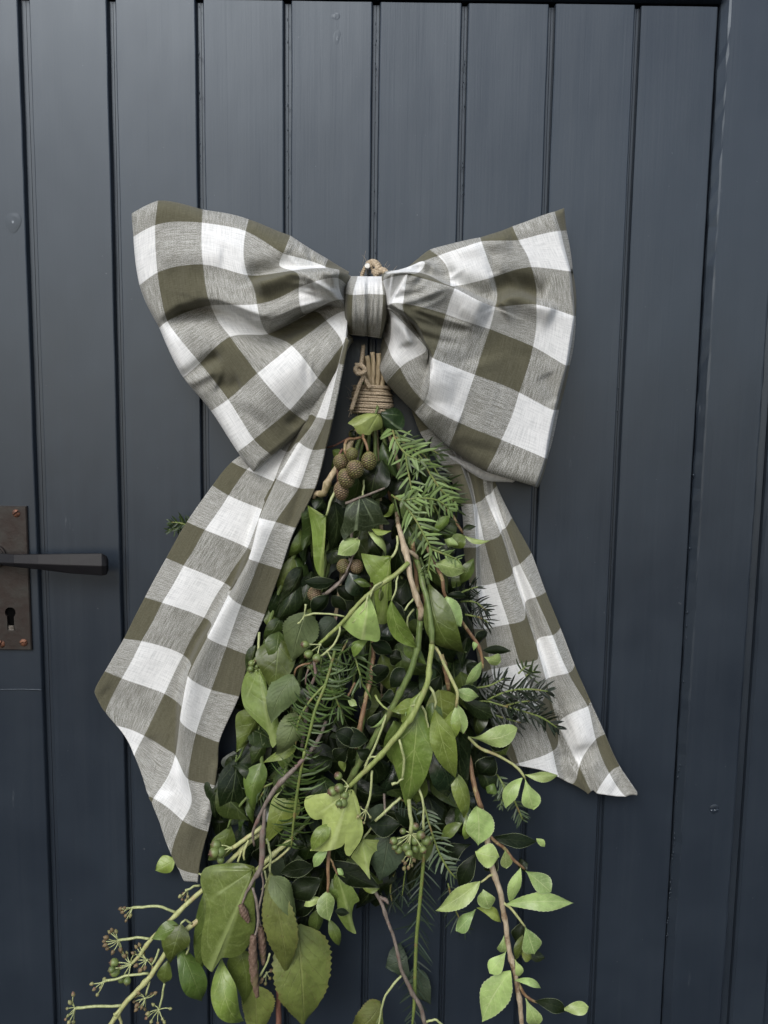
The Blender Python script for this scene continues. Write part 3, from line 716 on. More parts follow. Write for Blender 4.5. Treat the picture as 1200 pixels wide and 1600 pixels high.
# ---- knot band
KN = cpts('K8', [(.25, .25, 292, 150), (1, .25, 372, 148), (1.6, .25, 450, 150), (2, .25, 548, 150), (2.5, .25, 578, 160), (-.1, 1, 274, 278), (0.5, 1, 296, 280), (1, 1, 336, 286), (1.5, 1, 450, 280), (2, 1, 558, 283), (2.5, 1, 588, 300),
 (-.1, 1.5, 272, 430), (1, 1.5, 330, 430), (1.5, 1.5, 448, 430), (2, 1.5, 552, 430), (2.5, 1.5, 590, 420), (0, 2, 300, 560), (1, 2, 335, 575), (1.5, 2, 440, 585), (2, 2, 530, 600), (2.5, 2, 548, 605)])
def knot_depth(px, py, u, v, s, t):
    d = 70 + 36 * np.sqrt(np.clip(1 - (2 * s - 1) ** 2, 0, 1)) * (1 - .2 * (2 * t - 1) ** 2) - 28 * (np.abs(2 * t - 1) ** 3.5)
    d += foldline(px, py, [(576, 432), (575, 470), (573, 524)], -13, 3.5, 2.5, taper=(0, 0))
    for x0_, x1_, a in ((561, 566, -4), (586, 582, -4.5), (594, 590, -3.5), (568, 570, 2.5), (555, 560, -3)):
        d += foldline(px, py, [(x0_, 434), ((x0_ + x1_) / 2 + 1, 475), (x1_, 520)], a, 2.6, 2.6, taper=(.2, .1))
    return d
cloth('knot_band', bow, KN, -.1, 2.5, .25, 2.0, knot_depth, (1, 0), 70, 70, back=lambda px, py, u, v, s, t: 46 + 0 * s)
# ------------------------------------------------------------------ leaves, stems, twine
def leaf_mat(name, top, vein, under, rough=.42, coat=.0, veinamt=.7, nlat=6.0, slant=.55, mottled=0.0, trans=.12, spec=.5, rim=None, bumpk=.35, palm=False):
    m, nt, b = new_mat(name)
    uv = nd(nt, 'ShaderNodeUVMap'); uv.uv_map = 'UVMap'
    sp = nd(nt, 'ShaderNodeSeparateXYZ'); nt.links.new(uv.outputs[0], sp.inputs[0])
    s, t = sp.outputs[0], sp.outputs[1]                 # s: -1..1 across, t: 0..1 along
    a = M(nt, 'ABSOLUTE', s)
    geo = nd(nt, 'ShaderNodeNewGeometry'); oi = nd(nt, 'ShaderNodeObjectInfo')
    rnd = oi.outputs['Random']
    wob = M(nt, 'MULTIPLY', M(nt, 'SUBTRACT', noise(nt, geo.outputs['Position'], 120, 2), .5), .05)
    mid = ramp(nt, a, .012, .05, 1.0, 0.0)
    w = M(nt, 'MULTIPLY', M(nt, 'SUBTRACT', M(nt, 'ADD', t, wob), M(nt, 'MULTIPLY', a, slant * .5)), nlat)
    fr = M(nt, 'ABSOLUTE', M(nt, 'SUBTRACT', M(nt, 'FRACT', w), .5))
    lat = M(nt, 'MULTIPLY', ramp(nt, fr, .0, .055, 1.0, 0.0), ramp(nt, a, .55, .95, 1.0, 0.0))
    net = ramp(nt, noise(nt, geo.outputs['Position'], 420, 2, .5), .54, .60, 0.0, .22)
    vm = M(nt, 'MAXIMUM', mid, M(nt, 'MULTIPLY', lat, .8 if not palm else .3))
    if palm:
        for k_ in (.36, .72):
            vm = M(nt, 'MAXIMUM', vm, M(nt, 'MULTIPLY', ramp(nt, M(nt, 'ABSOLUTE', M(nt, 'SUBTRACT', a, k_)), .008, .04, 1.0, 0.0), ramp(nt, t, .55, .95, .85, 0.0)))
    n1 = noise(nt, geo.outputs['Position'], 55, 4, .6)
    k = M(nt, 'ADD', M(nt, 'MULTIPLY', M(nt, 'SUBTRACT', rnd, .5), .55), 1.0)
    c = mixc(nt, ramp(nt, n1, .3, .7), tuple(x * .78 for x in top), tuple(x * 1.16 for x in top))
    hsv = nd(nt, 'ShaderNodeHueSaturation'); nt.links.new(c, hsv.inputs['Color']); nt.links.new(k, hsv.inputs['Value'])
    nt.links.new(M(nt, 'ADD', .5, M(nt, 'MULTIPLY', M(nt, 'SUBTRACT', M(nt, 'FRACT', M(nt, 'MULTIPLY', rnd, 7.3)), .5), .035)), hsv.inputs['Hue'])
    c = hsv.outputs[0]
    if mottled:
        spn = ramp(nt, noise(nt, geo.outputs['Position'], 190, 4, .7), .55, .72)
        c = mixc(nt, M(nt, 'MULTIPLY', spn, mottled), c, (.10, .075, .028))
        edge = ramp(nt, M(nt, 'ADD', a, M(nt, 'MULTIPLY', n1, .5)), 1.05, 1.4)
        c = mixc(nt, M(nt, 'MULTIPLY', edge, mottled * .8), c, (.17, .13, .045))
    c = mixc(nt, M(nt, 'MULTIPLY', net, .6), c, vein)
    c = mixc(nt, M(nt, 'MULTIPLY', vm, veinamt), c, vein)
    if rim: c = mixc(nt, ramp(nt, a, .93, .985), c, rim)
    cu = mixc(nt, M(nt, 'MULTIPLY', vm, .5), under, tuple(min(1, x * 1.5) for x in under))
    c = mixc(nt, geo.outputs['Backfacing'], c, cu)
    nt.links.new(c, b.inputs['Base Color'])
    nt.links.new(M(nt, 'ADD', M(nt, 'MULTIPLY', n1, .18), rough - .09), b.inputs['Roughness'])
    b.inputs['Specular IOR Level'].default_value = spec
    if coat: b.inputs['Coat Weight'].default_value = coat; b.inputs['Coat Roughness'].default_value = .18
    cock = noise(nt, geo.outputs['Position'], 42, 2, .5, .5)
    h = M(nt, 'SUBTRACT', M(nt, 'MULTIPLY', n1, .4), M(nt, 'MULTIPLY', vm, .7))
    nb_ = bump(nt, b, h, bumpk, .0014)
    bump(nt, b, cock, .55, .0045, nb_)
    if trans:
        out = [n for n in nt.nodes if n.type == 'OUTPUT_MATERIAL'][0]
        tr = nd(nt, 'ShaderNodeBsdfTranslucent'); nt.links.new(c, tr.inputs['Color'])
        mx = nd(nt, 'ShaderNodeMixShader'); mx.inputs[0].default_value = trans
        nt.links.new(b.outputs[0], mx.inputs[1]); nt.links.new(tr.outputs[0], mx.inputs[2]); nt.links.new(mx.outputs[0], out.inputs['Surface'])
    return m
LM = {
 'ivyL': leaf_mat('ivy_leaf_pale', (.165, .228, .046), (.33, .39, .14), (.2, .26, .07), .33, veinamt=.5, nlat=4, spec=.5, mottled=.12),
 'ivyLp': leaf_mat('ivy_leaf_pale_palmate', (.128, .190, .046), (.28, .34, .13), (.17, .225, .07), .36, veinamt=.55, nlat=3, spec=.45, mottled=.16, palm=True),
 'ivyPp': leaf_mat('ivy_leaf_lime_palmate', (.270, .355, .110), (.42, .48, .22), (.25, .32, .1), .42, veinamt=.5, nlat=3, mottled=.12, spec=.35, palm=True),
 'ivyP': leaf_mat('ivy_leaf_lime', (.245, .325, .095), (.38, .44, .2), (.22, .29, .1), .42, veinamt=.5, nlat=4, spec=.35),
 'ivy': leaf_mat('ivy_leaf_mid', (.085, .125, .026), (.19, .24, .08), (.11, .15, .045), .36, veinamt=.45, nlat=4.5),
 'ivyD': leaf_mat('ivy_leaf_dark_shaded', (.0105, .018, .0055), (.075, .10, .04), (.045, .06, .019), .36, coat=.12, veinamt=.6, nlat=4.5, slant=.9, spec=.25),  # dark ivy green, deepened further to paint in the shade inside the bunch
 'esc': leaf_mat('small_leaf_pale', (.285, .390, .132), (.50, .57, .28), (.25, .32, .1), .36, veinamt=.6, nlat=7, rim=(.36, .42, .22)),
 'escD': leaf_mat('small_leaf_dark_shaded', (.0075, .013, .0045), (.03, .045, .017), (.07, .10, .03), .45, coat=.02, veinamt=.5, nlat=7, rim=(.17, .20, .11), spec=.14),  # dark leaf with pale rim, colour lowered further for inner shade
 'ivyDp': leaf_mat('ivy_leaf_dark_palmate', (.018, .034, .013), (.10, .14, .065), (.05, .07, .025), .36, coat=.1, veinamt=.7, nlat=3, palm=True),
 'ivyMp': leaf_mat('ivy_leaf_grey_green_palmate', (.040, .060, .026), (.17, .21, .12), (.08, .11, .045), .42, veinamt=.9, nlat=3, palm=True, spec=.4),
 'ivyM': leaf_mat('ivy_leaf_shaded', (.032, .052, .012), (.12, .155, .055), (.07, .1, .03), .34, coat=.12, veinamt=.6, nlat=4, spec=.4),  # filler ivy, inner shade of the bunch put into its colour
 'gls': leaf_mat('glossy_dark_leaf', (.013, .024, .011), (.05, .075, .035), (.05, .075, .03), .26, coat=.3, veinamt=.3, nlat=5),
 'birch': leaf_mat('matt_grey_green_leaf', (.100, .135, .050), (.20, .245, .11), (.11, .14, .07), .6, veinamt=.45, nlat=9, slant=.8, trans=.2, bumpk=.7),
 'birchD': leaf_mat('matt_dull_leaf', (.040, .060, .032), (.085, .11, .06), (.06, .075, .045), .62, veinamt=.6, nlat=9, slant=.8, bumpk=.7),
 'mot': leaf_mat('autumn_mottled_leaf', (.150, .180, .042), (.24, .26, .09), (.15, .17, .08), .55, veinamt=.4, nlat=8, slant=.8, mottled=.55, trans=.2, bumpk=.6),
}
SH = {
 'ivy': [(0, .02), (.04, .38), (.1, .7), (.2, .95), (.3, 1), (.42, .92), (.55, .73), (.68, .5), (.8, .29), (.92, .11), (1, 0)],
 'long': [(0, .02), (.05, .25), (.15, .62), (.3, .95), (.42, 1), (.58, .88), (.72, .62), (.85, .33), (.94, .14), (1, 0)],
 'lob': [(0, .03), (.03, .45), (.08, .78), (.15, .97), (.2, 1), (.27, .88), (.36, .6), (.44, .52), (.54, .56), (.64, .52), (.77, .32), (.9, .13), (1, 0)],
 'tri': [(0, .02), (.1, .10), (.3, .27), (.5, .47), (.7, .72), (.84, .93), (.91, 1), (.96, .8), (1, .05)],
 'obo': [(0, .03), (.1, .12), (.25, .38), (.42, .74), (.58, .96), (.68, 1), (.8, .90), (.9, .62), (.96, .29), (1, 0)],
 'ell': [(0, .03), (.08, .32), (.25, .75), (.45, 1), (.6, .95), (.75, .70), (.88, .34), (.95, .13), (1, 0)],
 'bir': [(0, .05), (.06, .5), (.15, .85), (.28, 1), (.42, .95), (.58, .78), (.74, .5), (.88, .23), (1, 0)],
}
LR = np.random.default_rng(41)
def leaf(parent, c, b, tip, wid, mat, shape, d0, d1=None, bend=None, fold=None, roll=0.0, curve=0.0, wave=None, flip=False, twist=0.0, name='leaf', label=None, curl=0.0):
    """one leaf blade: crop key, base and tip in that crop, apparent width in crop px, depth of base/tip in mm"""
    if d1 is None: d1 = d0 + LR.uniform(-6, 8)
    bp = cx(c, *b); tp = cx(c, *tip); A = P(*bp, d0); B = P(*tp, d1)
    W = wid * (.9 if mat == 'esc' else 1.0) / CR[c][2] * .00075 / max(.35, math.cos(R(roll))) * 1.06
    ax = np.array(B - A); Ln = np.linalg.norm(ax); ax /= Ln
    view = np.array((A + B) / 2) - CPn; view /= np.linalg.norm(view)
    side = np.cross(view, ax); side /= np.linalg.norm(side); nor = np.cross(side, ax)      # nor looks at the viewer
    if np.dot(nor, view) > 0: nor = -nor
    cr, sr = math.cos(R(roll)), math.sin(R(roll)); side, nor = side * cr + nor * sr, nor * cr - side * sr
    ser = mat in ('birch', 'birchD', 'mot'); fine = mat in ('esc', 'escD')
    nt = 43 if ser else (31 if fine else 23); ns = 4
    bend = LR.uniform(-.02, .34) if bend is None else bend * 1.7 + .05
    fold = LR.uniform(.15, .6) if fold is None else fold
    wave = LR.uniform(.03, .10) if wave is None else wave
    ph = LR.uniform(0, 6.28, 4)
    t = np.linspace(0, 1, nt); sh = np.array(SH[shape]); w = np.interp(t, sh[:, 0], sh[:, 1])
    w = np.convolve(np.pad(w, 1, 'edge'), [.2, .6, .2], 'valid') if not shape == 'tri' else w
    w[-1] = .0
    asy = LR.uniform(-.12, .12); curve = curve or LR.uniform(-.07, .07); twist = twist or LR.uniform(-22, 22)
    V = []; UV = []
    for i in range(nt):
        tw = R(twist) * t[i] + .15 * math.sin(ph[0] + 3 * t[i])
        s_ = side * math.cos(tw) + nor * math.sin(tw); n_ = nor * math.cos(tw) - side * math.sin(tw)
        cen = np.array(A) + ax * Ln * t[i] + nor * Ln * (bend * 4 * t[i] * (1 - t[i]) - curl * t[i] ** 3) + side * Ln * curve * 4 * t[i] * (1 - t[i])
        for j in range(-ns, ns + 1):
            q = j / ns; e = abs(q)
            ww = w[i] * (1 + asy * np.sign(q)) * (1 + .04 * math.sin(9 * t[i] + ph[1 + (j > 0)]))
            along = 0.0
            if e == 1:
                if ser: 
                    saw = (t[i] * (nt - 1) / 2) % 1.0; ww *= 1 + (.045 if saw < .3 else -.025) + LR.uniform(-.015, .015)
                if fine: ww *= 1 + (.03 if i % 2 else -.02)
            if shape == 'lob': along = -.06 * e * Ln * (1 - t[i])
            y = -fold * e ** 1.4 * ww * W * .5 + wave * W * math.sin(7 * t[i] + ph[3] + (1.7 if q > 0 else 0)) * e * e
            V.append(cen + s_ * q * ww * W * .5 + ax * along + n_ * y); UV.append((q, t[i]))
    m = 2 * ns + 1; F = []
    for i in range(nt - 1):
        for j in range(m - 1):
            f = [i * m + j, i * m + j + 1, (i + 1) * m + j + 1, (i + 1) * m + j]
            F.append(f[::-1] if flip else f)
    o = mesh_obj(name, V, F, LM[mat], parent, origin=A, uv=UV)
    # make the upper side face the camera unless flipped
    me = o.data; nsum = sum((p.normal * p.area for p in me.polygons), Vector())
    if (nsum.dot(Vector(view)) > 0) != flip: me.flip_normals()
    if label: o['label'] = label
    return o

def leafpoly(parent, c, base, tip, outline, mat, d0, d1, dome=4.0, droop=6.0, seed=1, flip=False):
    """a lobed blade: outline points go round from the leaf base; veins radiate from the base"""
    r_ = np.random.default_rng(seed); o = np.array([cx(c, *p) for p in outline], float); b = np.array(cx(c, *base)); tp = np.array(cx(c, *tip))
    closed = np.concatenate([o, o[:1]]); dense = []
    for i in range(len(o)):
        p0, p1, p2, p3 = o[i - 1], o[i], o[(i + 1) % len(o)], o[(i + 2) % len(o)]
        for t in np.linspace(0, 1, 4, endpoint=False):
            cr = .5 * (2 * p1 + (p2 - p0) * t + (2 * p0 - 5 * p1 + 4 * p2 - p3) * t * t + (3 * p1 - p0 - 3 * p2 + p3) * t ** 3); li = p1 + (p2 - p1) * t
            dense.append(cr * .75 + li * .25)
    o = np.array(dense); n = len(o); ax = tp - b; L = np.linalg.norm(ax); ax /= L; sx = np.array([-ax[1], ax[0]])
    ang = np.arctan2((o - b) @ sx, (o - b) @ ax); s = np.clip(ang / R(95), -1, 1)
    qs = np.concatenate([[0.02], np.linspace(.1, 1, 12)]); V = []; UV = []; ph = r_.uniform(0, 6, 3)
    for q in qs:
        p = b + (o - b) * q
        al = ((p - b) @ ax) / L; ac = ((p - b) @ sx) / L
        d = d0 + (d1 - d0) * np.clip(al, -.2, 1.1) + dome * np.sin(np.pi * np.clip(al, 0, 1)) - droop * np.abs(ac) * 2.9 * (.6 + q * .4)
        d += 2.2 * np.sin(ang * 3.5 + ph[0]) * q * q + 1.2 * np.sin(al * 8 + ph[1]) * np.sign(ac) * q + 1.1 * np.abs(np.cos(ang * 2.6)) * q * (1 - q) * 3
        V.append(Pn(p[:, 0], p[:, 1], d)); UV.append(np.stack([s, np.full(n, q)], -1))
    V = np.concatenate(V); UV = np.concatenate(UV); F = []
    for i in range(len(qs) - 1):
        for j in range(n): F.append([i * n + j, i * n + (j + 1) % n, (i + 1) * n + (j + 1) % n, (i + 1) * n + j])
    F.append(list(range(n)))
    ob = mesh_obj('leaf', V, F, LM[mat], parent, origin=P(b[0], b[1], d0), uv=UV)
    me = ob.data; view = Vector((np.mean(V, 0) - CPn).tolist()); ns_ = sum((p.normal * p.area for p in me.polygons), Vector())
    if (ns_.dot(view) > 0) != flip: me.flip_normals()
    return ob

def bark(name, c1, c2, c3=None, rough=.6, scale=(260, 260, 60), bmp=.5, spec=.4):
    m, nt, b = new_mat(name); geo = nd(nt, 'ShaderNodeNewGeometry')
    n = noise(nt, mapping(nt, geo.outputs['Position'], scale), 1.0, 4, .65)
    n2 = noise(nt, geo.outputs['Position'], 70, 3, .6)
    c = mixc(nt, ramp(nt, n, .35, .68), c1, c2)
    if c3: c = mixc(nt, ramp(nt, n2, .52, .68), c, c3)
    nt.links.new(c, b.inputs['Base Color']); b.inputs['Roughness'].default_value = rough; b.inputs['Specular IOR Level'].default_value = spec
    bump(nt, b, n, bmp, .0008); return m
ST = {
 'green': bark('green_ivy_stem', (.20, .25, .07), (.31, .36, .13), (.25, .27, .10), .42, bmp=.2),
 'green2': bark('dull_green_stem', (.085, .125, .035), (.15, .20, .065), (.12, .13, .05), .45, bmp=.2),
 'yel': bark('straw_green_stem', (.34, .36, .15), (.45, .46, .22), (.36, .30, .15), .45, bmp=.25),
 'tan': bark('tan_bark', (.34, .27, .18), (.50, .42, .30), (.22, .15, .09), .62, bmp=.8),
 'red': bark('red_brown_stem', (.15, .085, .048), (.25, .16, .085), (.33, .28, .13), .5),
 'grey': bark('grey_twig', (.13, .105, .085), (.22, .185, .155), (.16, .10, .085), .6),
 'pet': bark('pale_leaf_stalk', (.30, .34, .15), (.42, .45, .22), None, .45, bmp=.2),
 'yew': bark('yew_shoot', (.12, .17, .045), (.18, .22, .06), (.20, .15, .06), .5),
 'cut': bark('dry_cut_stem', (.34, .27, .165), (.54, .44, .29), (.22, .18, .09), .65, bmp=.7),
 'pur': bark('maroon_stalk', (.12, .055, .04), (.20, .10, .07), None, .5),
}
def stem(parent, c, pts, mat, name='stem', d=None, sides=8, rough=.10, taper=True):
    """pts: (x, y, depth_mm, radius in photo px)"""
    q = []
    for p in pts:
        X, Y = cx(c, p[0], p[1]); q.append((X, Y, p[2], p[3]))
    path, rad = pix_path(q)
    r_ = np.random.default_rng(int(abs(q[0][0] * 7 + q[-1][1])) + len(q)); n = len(path)
    lf = r_.normal(0, 1, (n // 4 + 3, 3)); ti = np.linspace(0, len(lf) - 1, n)
    lf = np.stack([np.interp(ti, np.arange(len(lf)), lf[:, k]) for k in range(3)], -1)          # small kinks from node to node
    path = path + r_.normal(0, .00016, path.shape) + lf * .00055 * np.sin(np.linspace(0, np.pi, n))[:, None] ** .5
    # nodes: slight swellings along the shoot
    if n > 14:
        for k in range(5, n - 3, 9): rad[k] *= 1.28
    g = Geo(); tube(g, path, rad, sides, rough=rough, rng=r_)
    return g.obj(name, ST[mat] if isinstance(mat, str) else mat, parent)

YEWM = {}
def yew_mat(name, c, under, rough=.4):
    m, nt, b = new_mat(name); geo = nd(nt, 'ShaderNodeNewGeometry')
    uv = nd(nt, 'ShaderNodeUVMap'); uv.uv_map = 'UVMap'; sp = nd(nt, 'ShaderNodeSeparateXYZ'); nt.links.new(uv.outputs[0], sp.inputs[0])
    cc = mixc(nt, sp.outputs[1], tuple(x * .42 for x in c), tuple(min(1, x * 1.5) for x in c))       # each needle its own tone
    mid = ramp(nt, M(nt, 'ABSOLUTE', sp.outputs[0]), .0, .35, .35, 0.0)
    cc = mixc(nt, mid, cc, tuple(min(1, x * 1.6) for x in c))
    cc = mixc(nt, geo.outputs['Backfacing'], cc, under)
    nt.links.new(cc, b.inputs['Base Color']); b.inputs['Roughness'].default_value = rough; b.inputs['Specular IOR Level'].default_value = .3
    return m
YEWM['light'] = yew_mat('yew_needle_fresh', (.130, .190, .064), (.17, .22, .09))
YEWM['mid'] = yew_mat('yew_needle_mid', (.030, .048, .016), (.055, .08, .03))
YEWM['fern'] = yew_mat('yew_needle_deep', (.048, .080, .020), (.075, .11, .035))
YEWM['dark'] = yew_mat('yew_needle_dark', (.009, .015, .007), (.03, .045, .02))
YEWM['grey'] = yew_mat('yew_needle_pale_under', (.075, .105, .058), (.13, .17, .10))
YEWM['thin'] = yew_mat('yew_needle_shade', (.024, .038, .024), (.05, .07, .045))
def yew(parent, c, lines, ln, mat, step=4.4, wid=3.0, ang=62, droop=0.0, planar=.8, seed=1, rad=1.6, stemmat='yew', hook=0.25, sidesel=0, miss=.08):
    """yew shoots: `lines` are shoots as (x,y,depth) points; needles `ln` photo px long in two combed ranks"""
    r_ = np.random.default_rng(seed); g = Geo()
    for L in lines:
        q = [(*cx(c, p[0], p[1]), p[2], rad * (1.0 if i < len(L) - 1 else .5)) for i, p in enumerate(L)]
        path, rr = pix_path(q); gs = Geo(); tube(gs, path, rr, 6); gs.obj('shoot', ST[stemmat], parent)
        seg = np.linalg.norm(np.diff(path, axis=0), axis=1); cum = np.concatenate([[0], np.cumsum(seg)]); tot = cum[-1]
        stp = step * .00075; x = stp; k = 0
        while x < tot + stp * .5:
            i = min(np.searchsorted(cum, min(x, tot - 1e-6), 'right') - 1, len(path) - 2); f = (min(x, tot) - cum[i]) / seg[i]
            p = path[i] + (path[i + 1] - path[i]) * f; T = (path[i + 1] - path[i]) / seg[i]
            view = p - CPn; view /= np.linalg.norm(view)
            sd = np.cross(view, T); sd /= np.linalg.norm(sd) + 1e-9; up = np.cross(sd, T); up *= -np.sign(np.dot(up, view))
            fr = x / tot; Lk = ln * .00075 * (.78 + .3 * math.sin(math.pi * min(1, .12 + fr * .85))) * (1 - .35 * max(0, fr - .85) / .15)
            for sg in (-1, 1):
                if (sidesel and sg != sidesel) or r_.random() < miss: continue
                a = R(ang + r_.normal(0, 15)) * (1 - .45 * max(0, fr - .8) / .2)
                el = r_.normal(.15, 1 - planar)
                dr = T * math.cos(a) + (sd * sg * math.cos(el) + up * math.sin(el)) * math.sin(a); dr /= np.linalg.norm(dr)
                l = Lk * r_.uniform(.66, 1.15); w = wid * .00075 * r_.uniform(.85, 1.15)
                wd = np.cross(dr, up + .35 * r_.normal(0, 1, 3)); wd /= np.linalg.norm(wd)
                hk = T * hook * r_.uniform(.4, 1.4) + np.array([0, 0, -droop])
                tone = r_.random(); V = []; U = []
                for tt, wf in ((0, .35), (.12, .9), (.5, 1.0), (.82, .75), (1.0, .12)):
                    ce = p + dr * l * tt + hk * l * tt * tt
                    V += [ce - wd * w * wf * .5, ce + up * w * .10 * wf, ce + wd * w * wf * .5]; U += [(-1, tone), (0, tone), (1, tone)]
                F = [[3 * i_ + j_, 3 * i_ + j_ + 1, 3 * i_ + 3 + j_ + 1, 3 * i_ + 3 + j_] for i_ in range(4) for j_ in range(2)]
                n0 = np.cross(V[3] - V[0], V[2] - V[0])
                if np.dot(n0, view) > 0: F = [f_[::-1] for f_ in F]
                if np.dot(np.cross(V[F[0][1]] - V[F[0][0]], V[F[0][2]] - V[F[0][0]]), view) > 0: F = [f_[::-1] for f_ in F]
                g.add(V, F, U)
            x += stp * r_.uniform(.8, 1.2); k += 1
    return g.obj('needles', YEWM[mat], parent, kind='stuff')

# berries, buds, cones, catkins --------------------------------------------------
def berry_mat():
    m, nt, b = new_mat('ivy_berry_skin')
    tc = nd(nt, 'ShaderNodeTexCoord'); oi = nd(nt, 'ShaderNodeObjectInfo'); sp = nd(nt, 'ShaderNodeSeparateXYZ'); nt.links.new(tc.outputs['Generated'], sp.inputs[0])
    z = sp.outputs[2]; rn = oi.outputs['Random']
    n = noise(nt, tc.outputs['Object'], 900, 3, .6)
    g = mixc(nt, rn, (.095, .135, .04), (.16, .21, .065))
    br = mixc(nt, n, (.085, .042, .032), (.15, .085, .06))
    f = ramp(nt, M(nt, 'ADD', z, M(nt, 'MULTIPLY', M(nt, 'SUBTRACT', n, .5), .35)), .58, .84)
    c = mixc(nt, M(nt, 'MULTIPLY', f, M(nt, 'ADD', .35, M(nt, 'MULTIPLY', rn, .65))), g, br)
    nt.links.new(c, b.inputs['Base Color']); b.inputs['Roughness'].default_value = .42
    bump(nt, b, n, .15, .0005); return m
BERRY = berry_mat()
def berry_mesh():
    V = []; F = []; n = 14
    prof = [(0, -1.0), (.35, -.94), (.68, -.72), (.93, -.32), (1.0, .08), (.92, .45), (.74, .72), (.58, .84), (.54, .90), (.40, .93), (.16, .98), (.10, 1.22), (0.0, 1.26)]
    for r_, z in prof: V += [(r_ * math.cos(2 * math.pi * j / n) * (1 + .04 * math.cos(5 * 2 * math.pi * j / n) * (z > .3)), r_ * math.sin(2 * math.pi * j / n), z) for j in range(n)]
    for i in range(len(prof) - 1):
        for j in range(n): F.append([i * n + j, i * n + (j + 1) % n, (i + 1) * n + (j + 1) % n, (i + 1) * n + j])
    me = bpy.data.meshes.new('berry'); me.from_pydata(V, [], F); me.materials.append(BERRY)
    me.polygons.foreach_set('use_smooth', [True] * len(me.polygons)); me.update(); return me
BM = berry_mesh()
def berry(parent, px, py, d, r_px, pole):
    o = bpy.data.objects.new('berry', BM); link(o, parent)
    o.location = P(px, py, d) - parent_world(parent)
    o.rotation_euler = Vector(pole).to_track_quat('Z', 'Y').to_euler(); s = r_px * .00075; o.scale = (s, s, s * 1.02)
    return o
def bunch(parent, c, hub, d, berries, stalk='pet'):
    """umbel of berries: hub in crop coords, berries [(x,y,r_crop)]"""
    hx, hy = cx(c, *hub); H = np.array(P(hx, hy, d)); g = Geo(); r_ = np.random.default_rng(int(hx * 3 + hy))
    for (x, y, rr) in berries:
        px, py = cx(c, x, y); dd = d + r_.uniform(-3, 8); r = rr / CR[c][2]; B = np.array(P(px, py, dd))
        pole = B - H + np.array([0, -.004, 0]); pole /= np.linalg.norm(pole)
        berry(parent, px, py, dd, r * .95, pole.tolist())
        e = B - pole * r * .0007
        if np.linalg.norm(e - H) > .002:
            mid = (H + e) / 2 + r_.normal(0, .0006, 3); tube(g, catmull([H, mid, e], 6), [.0009, .0007, .0006, .0006, .0007, .001], 6)
    tube(g, np.array([H + [0, 0, .0015], H, H - [0, 0, .0015]]), [.001, .0019, .001], 8)
    return g.obj('stalks', ST[stalk], parent)
BUD = bark('umbel_bud', (.19, .20, .085), (.30, .29, .13), (.17, .09, .06), .5)
BUDB = bark('brown_umbel_bud', (.12, .085, .045), (.20, .145, .075), (.22, .22, .085), .55)
def umbel(parent, c, hub, d, buds, brown=False, rb=2.6):
    hx, hy = cx(c, *hub); H = np.array(P(hx, hy, d)); g = Geo(); gb = Geo(); r_ = np.random.default_rng(int(hx + hy * 5))
    for (x, y) in buds:
        px, py = cx(c, x, y); B = np.array(P(px, py, d + r_.uniform(-7, 7)))
        tube(g, catmull([H, (H + B) / 2 + r_.normal(0, .0008, 3), B], 5), .0006, 5)
        dr = (B - H) / (np.linalg.norm(B - H) + 1e-9); q = rb * .00075 * r_.uniform(.8, 1.2)
        tube(gb, np.array([B - dr * q * .9, B - dr * q * .2, B + dr * q * .7, B + dr * q * 1.5]), [q * .45, q, q * .8, q * .15], 7)
    tube(g, np.array([H + [0, .0012, 0], H, H - [0, .0015, 0]]), [.001, .0017, .001], 7)
    g.obj('flower_stalks', ST['pet'], parent); gb.obj('flower_buds', BUDB if brown else BUD, parent)
def cone_mat():
    m, nt, b = new_mat('green_brown_cone'); geo = nd(nt, 'ShaderNodeNewGeometry'); oi = nd(nt, 'ShaderNodeObjectInfo')
    uv = nd(nt, 'ShaderNodeUVMap'); uv.uv_map = 'UVMap'; sp = nd(nt, 'ShaderNodeSeparateXYZ'); nt.links.new(uv.outputs[0], sp.inputs[0])
    n = noise(nt, geo.outputs['Position'], 160, 4, .6)
    sca = mixc(nt, ramp(nt, M(nt, 'ADD', n, M(nt, 'MULTIPLY', oi.outputs['Random'], .3)), .5, .8), (.20, .21, .06), (.27, .19, .11))
    c = mixc(nt, ramp(nt, sp.outputs[0], .15, .75), (.055, .035, .016), sca)
    nt.links.new(c, b.inputs['Base Color']); b.inputs['Roughness'].default_value = .6; bump(nt, b, n, .4, .0006); return m
CONEM = cone_mat()
def cone(parent, c, x, y, r_crop, d, elong=1.15, tilt=0.0, mat=None):
    px, py = cx(c, x, y); r = r_crop / CR[c][2] * .00075; o0 = P(px, py, d); n, mm = 48, 40; V = []; F = []; UVc = []
    for i in range(mm):
        th = math.pi * i / (mm - 1)
        for j in range(n):
            ph = 2 * math.pi * j / n
            a = (ph * 8 / (2 * math.pi) + i * .30); b_ = (ph * 8 / (2 * math.pi) - i * .30)
            sc = (.5 + .5 * math.cos(2 * math.pi * a)) * (.5 + .5 * math.cos(2 * math.pi * b_))
            sc = sc ** .55; UVc.append((sc, 0)); q = r * (.84 + .22 * sc) * (.93 + .07 * math.sin(th))
            X, Z, Y = q * math.sin(th) * math.cos(ph), q * elong * math.cos(th), q * math.sin(th) * math.sin(ph)
            ct, st = math.cos(R(tilt)), math.sin(R(tilt))
            V.append((o0.x + X * ct - Z * st, o0.y + Y, o0.z + X * st + Z * ct))
    for i in range(mm - 1):
        for j in range(n): F.append([i * n + j, (i + 1) * n + j, (i + 1) * n + (j + 1) % n, i * n + (j + 1) % n])
    return mesh_obj('cone', V, F, mat or CONEM, parent, origin=o0, smooth=True, uv=UVc)
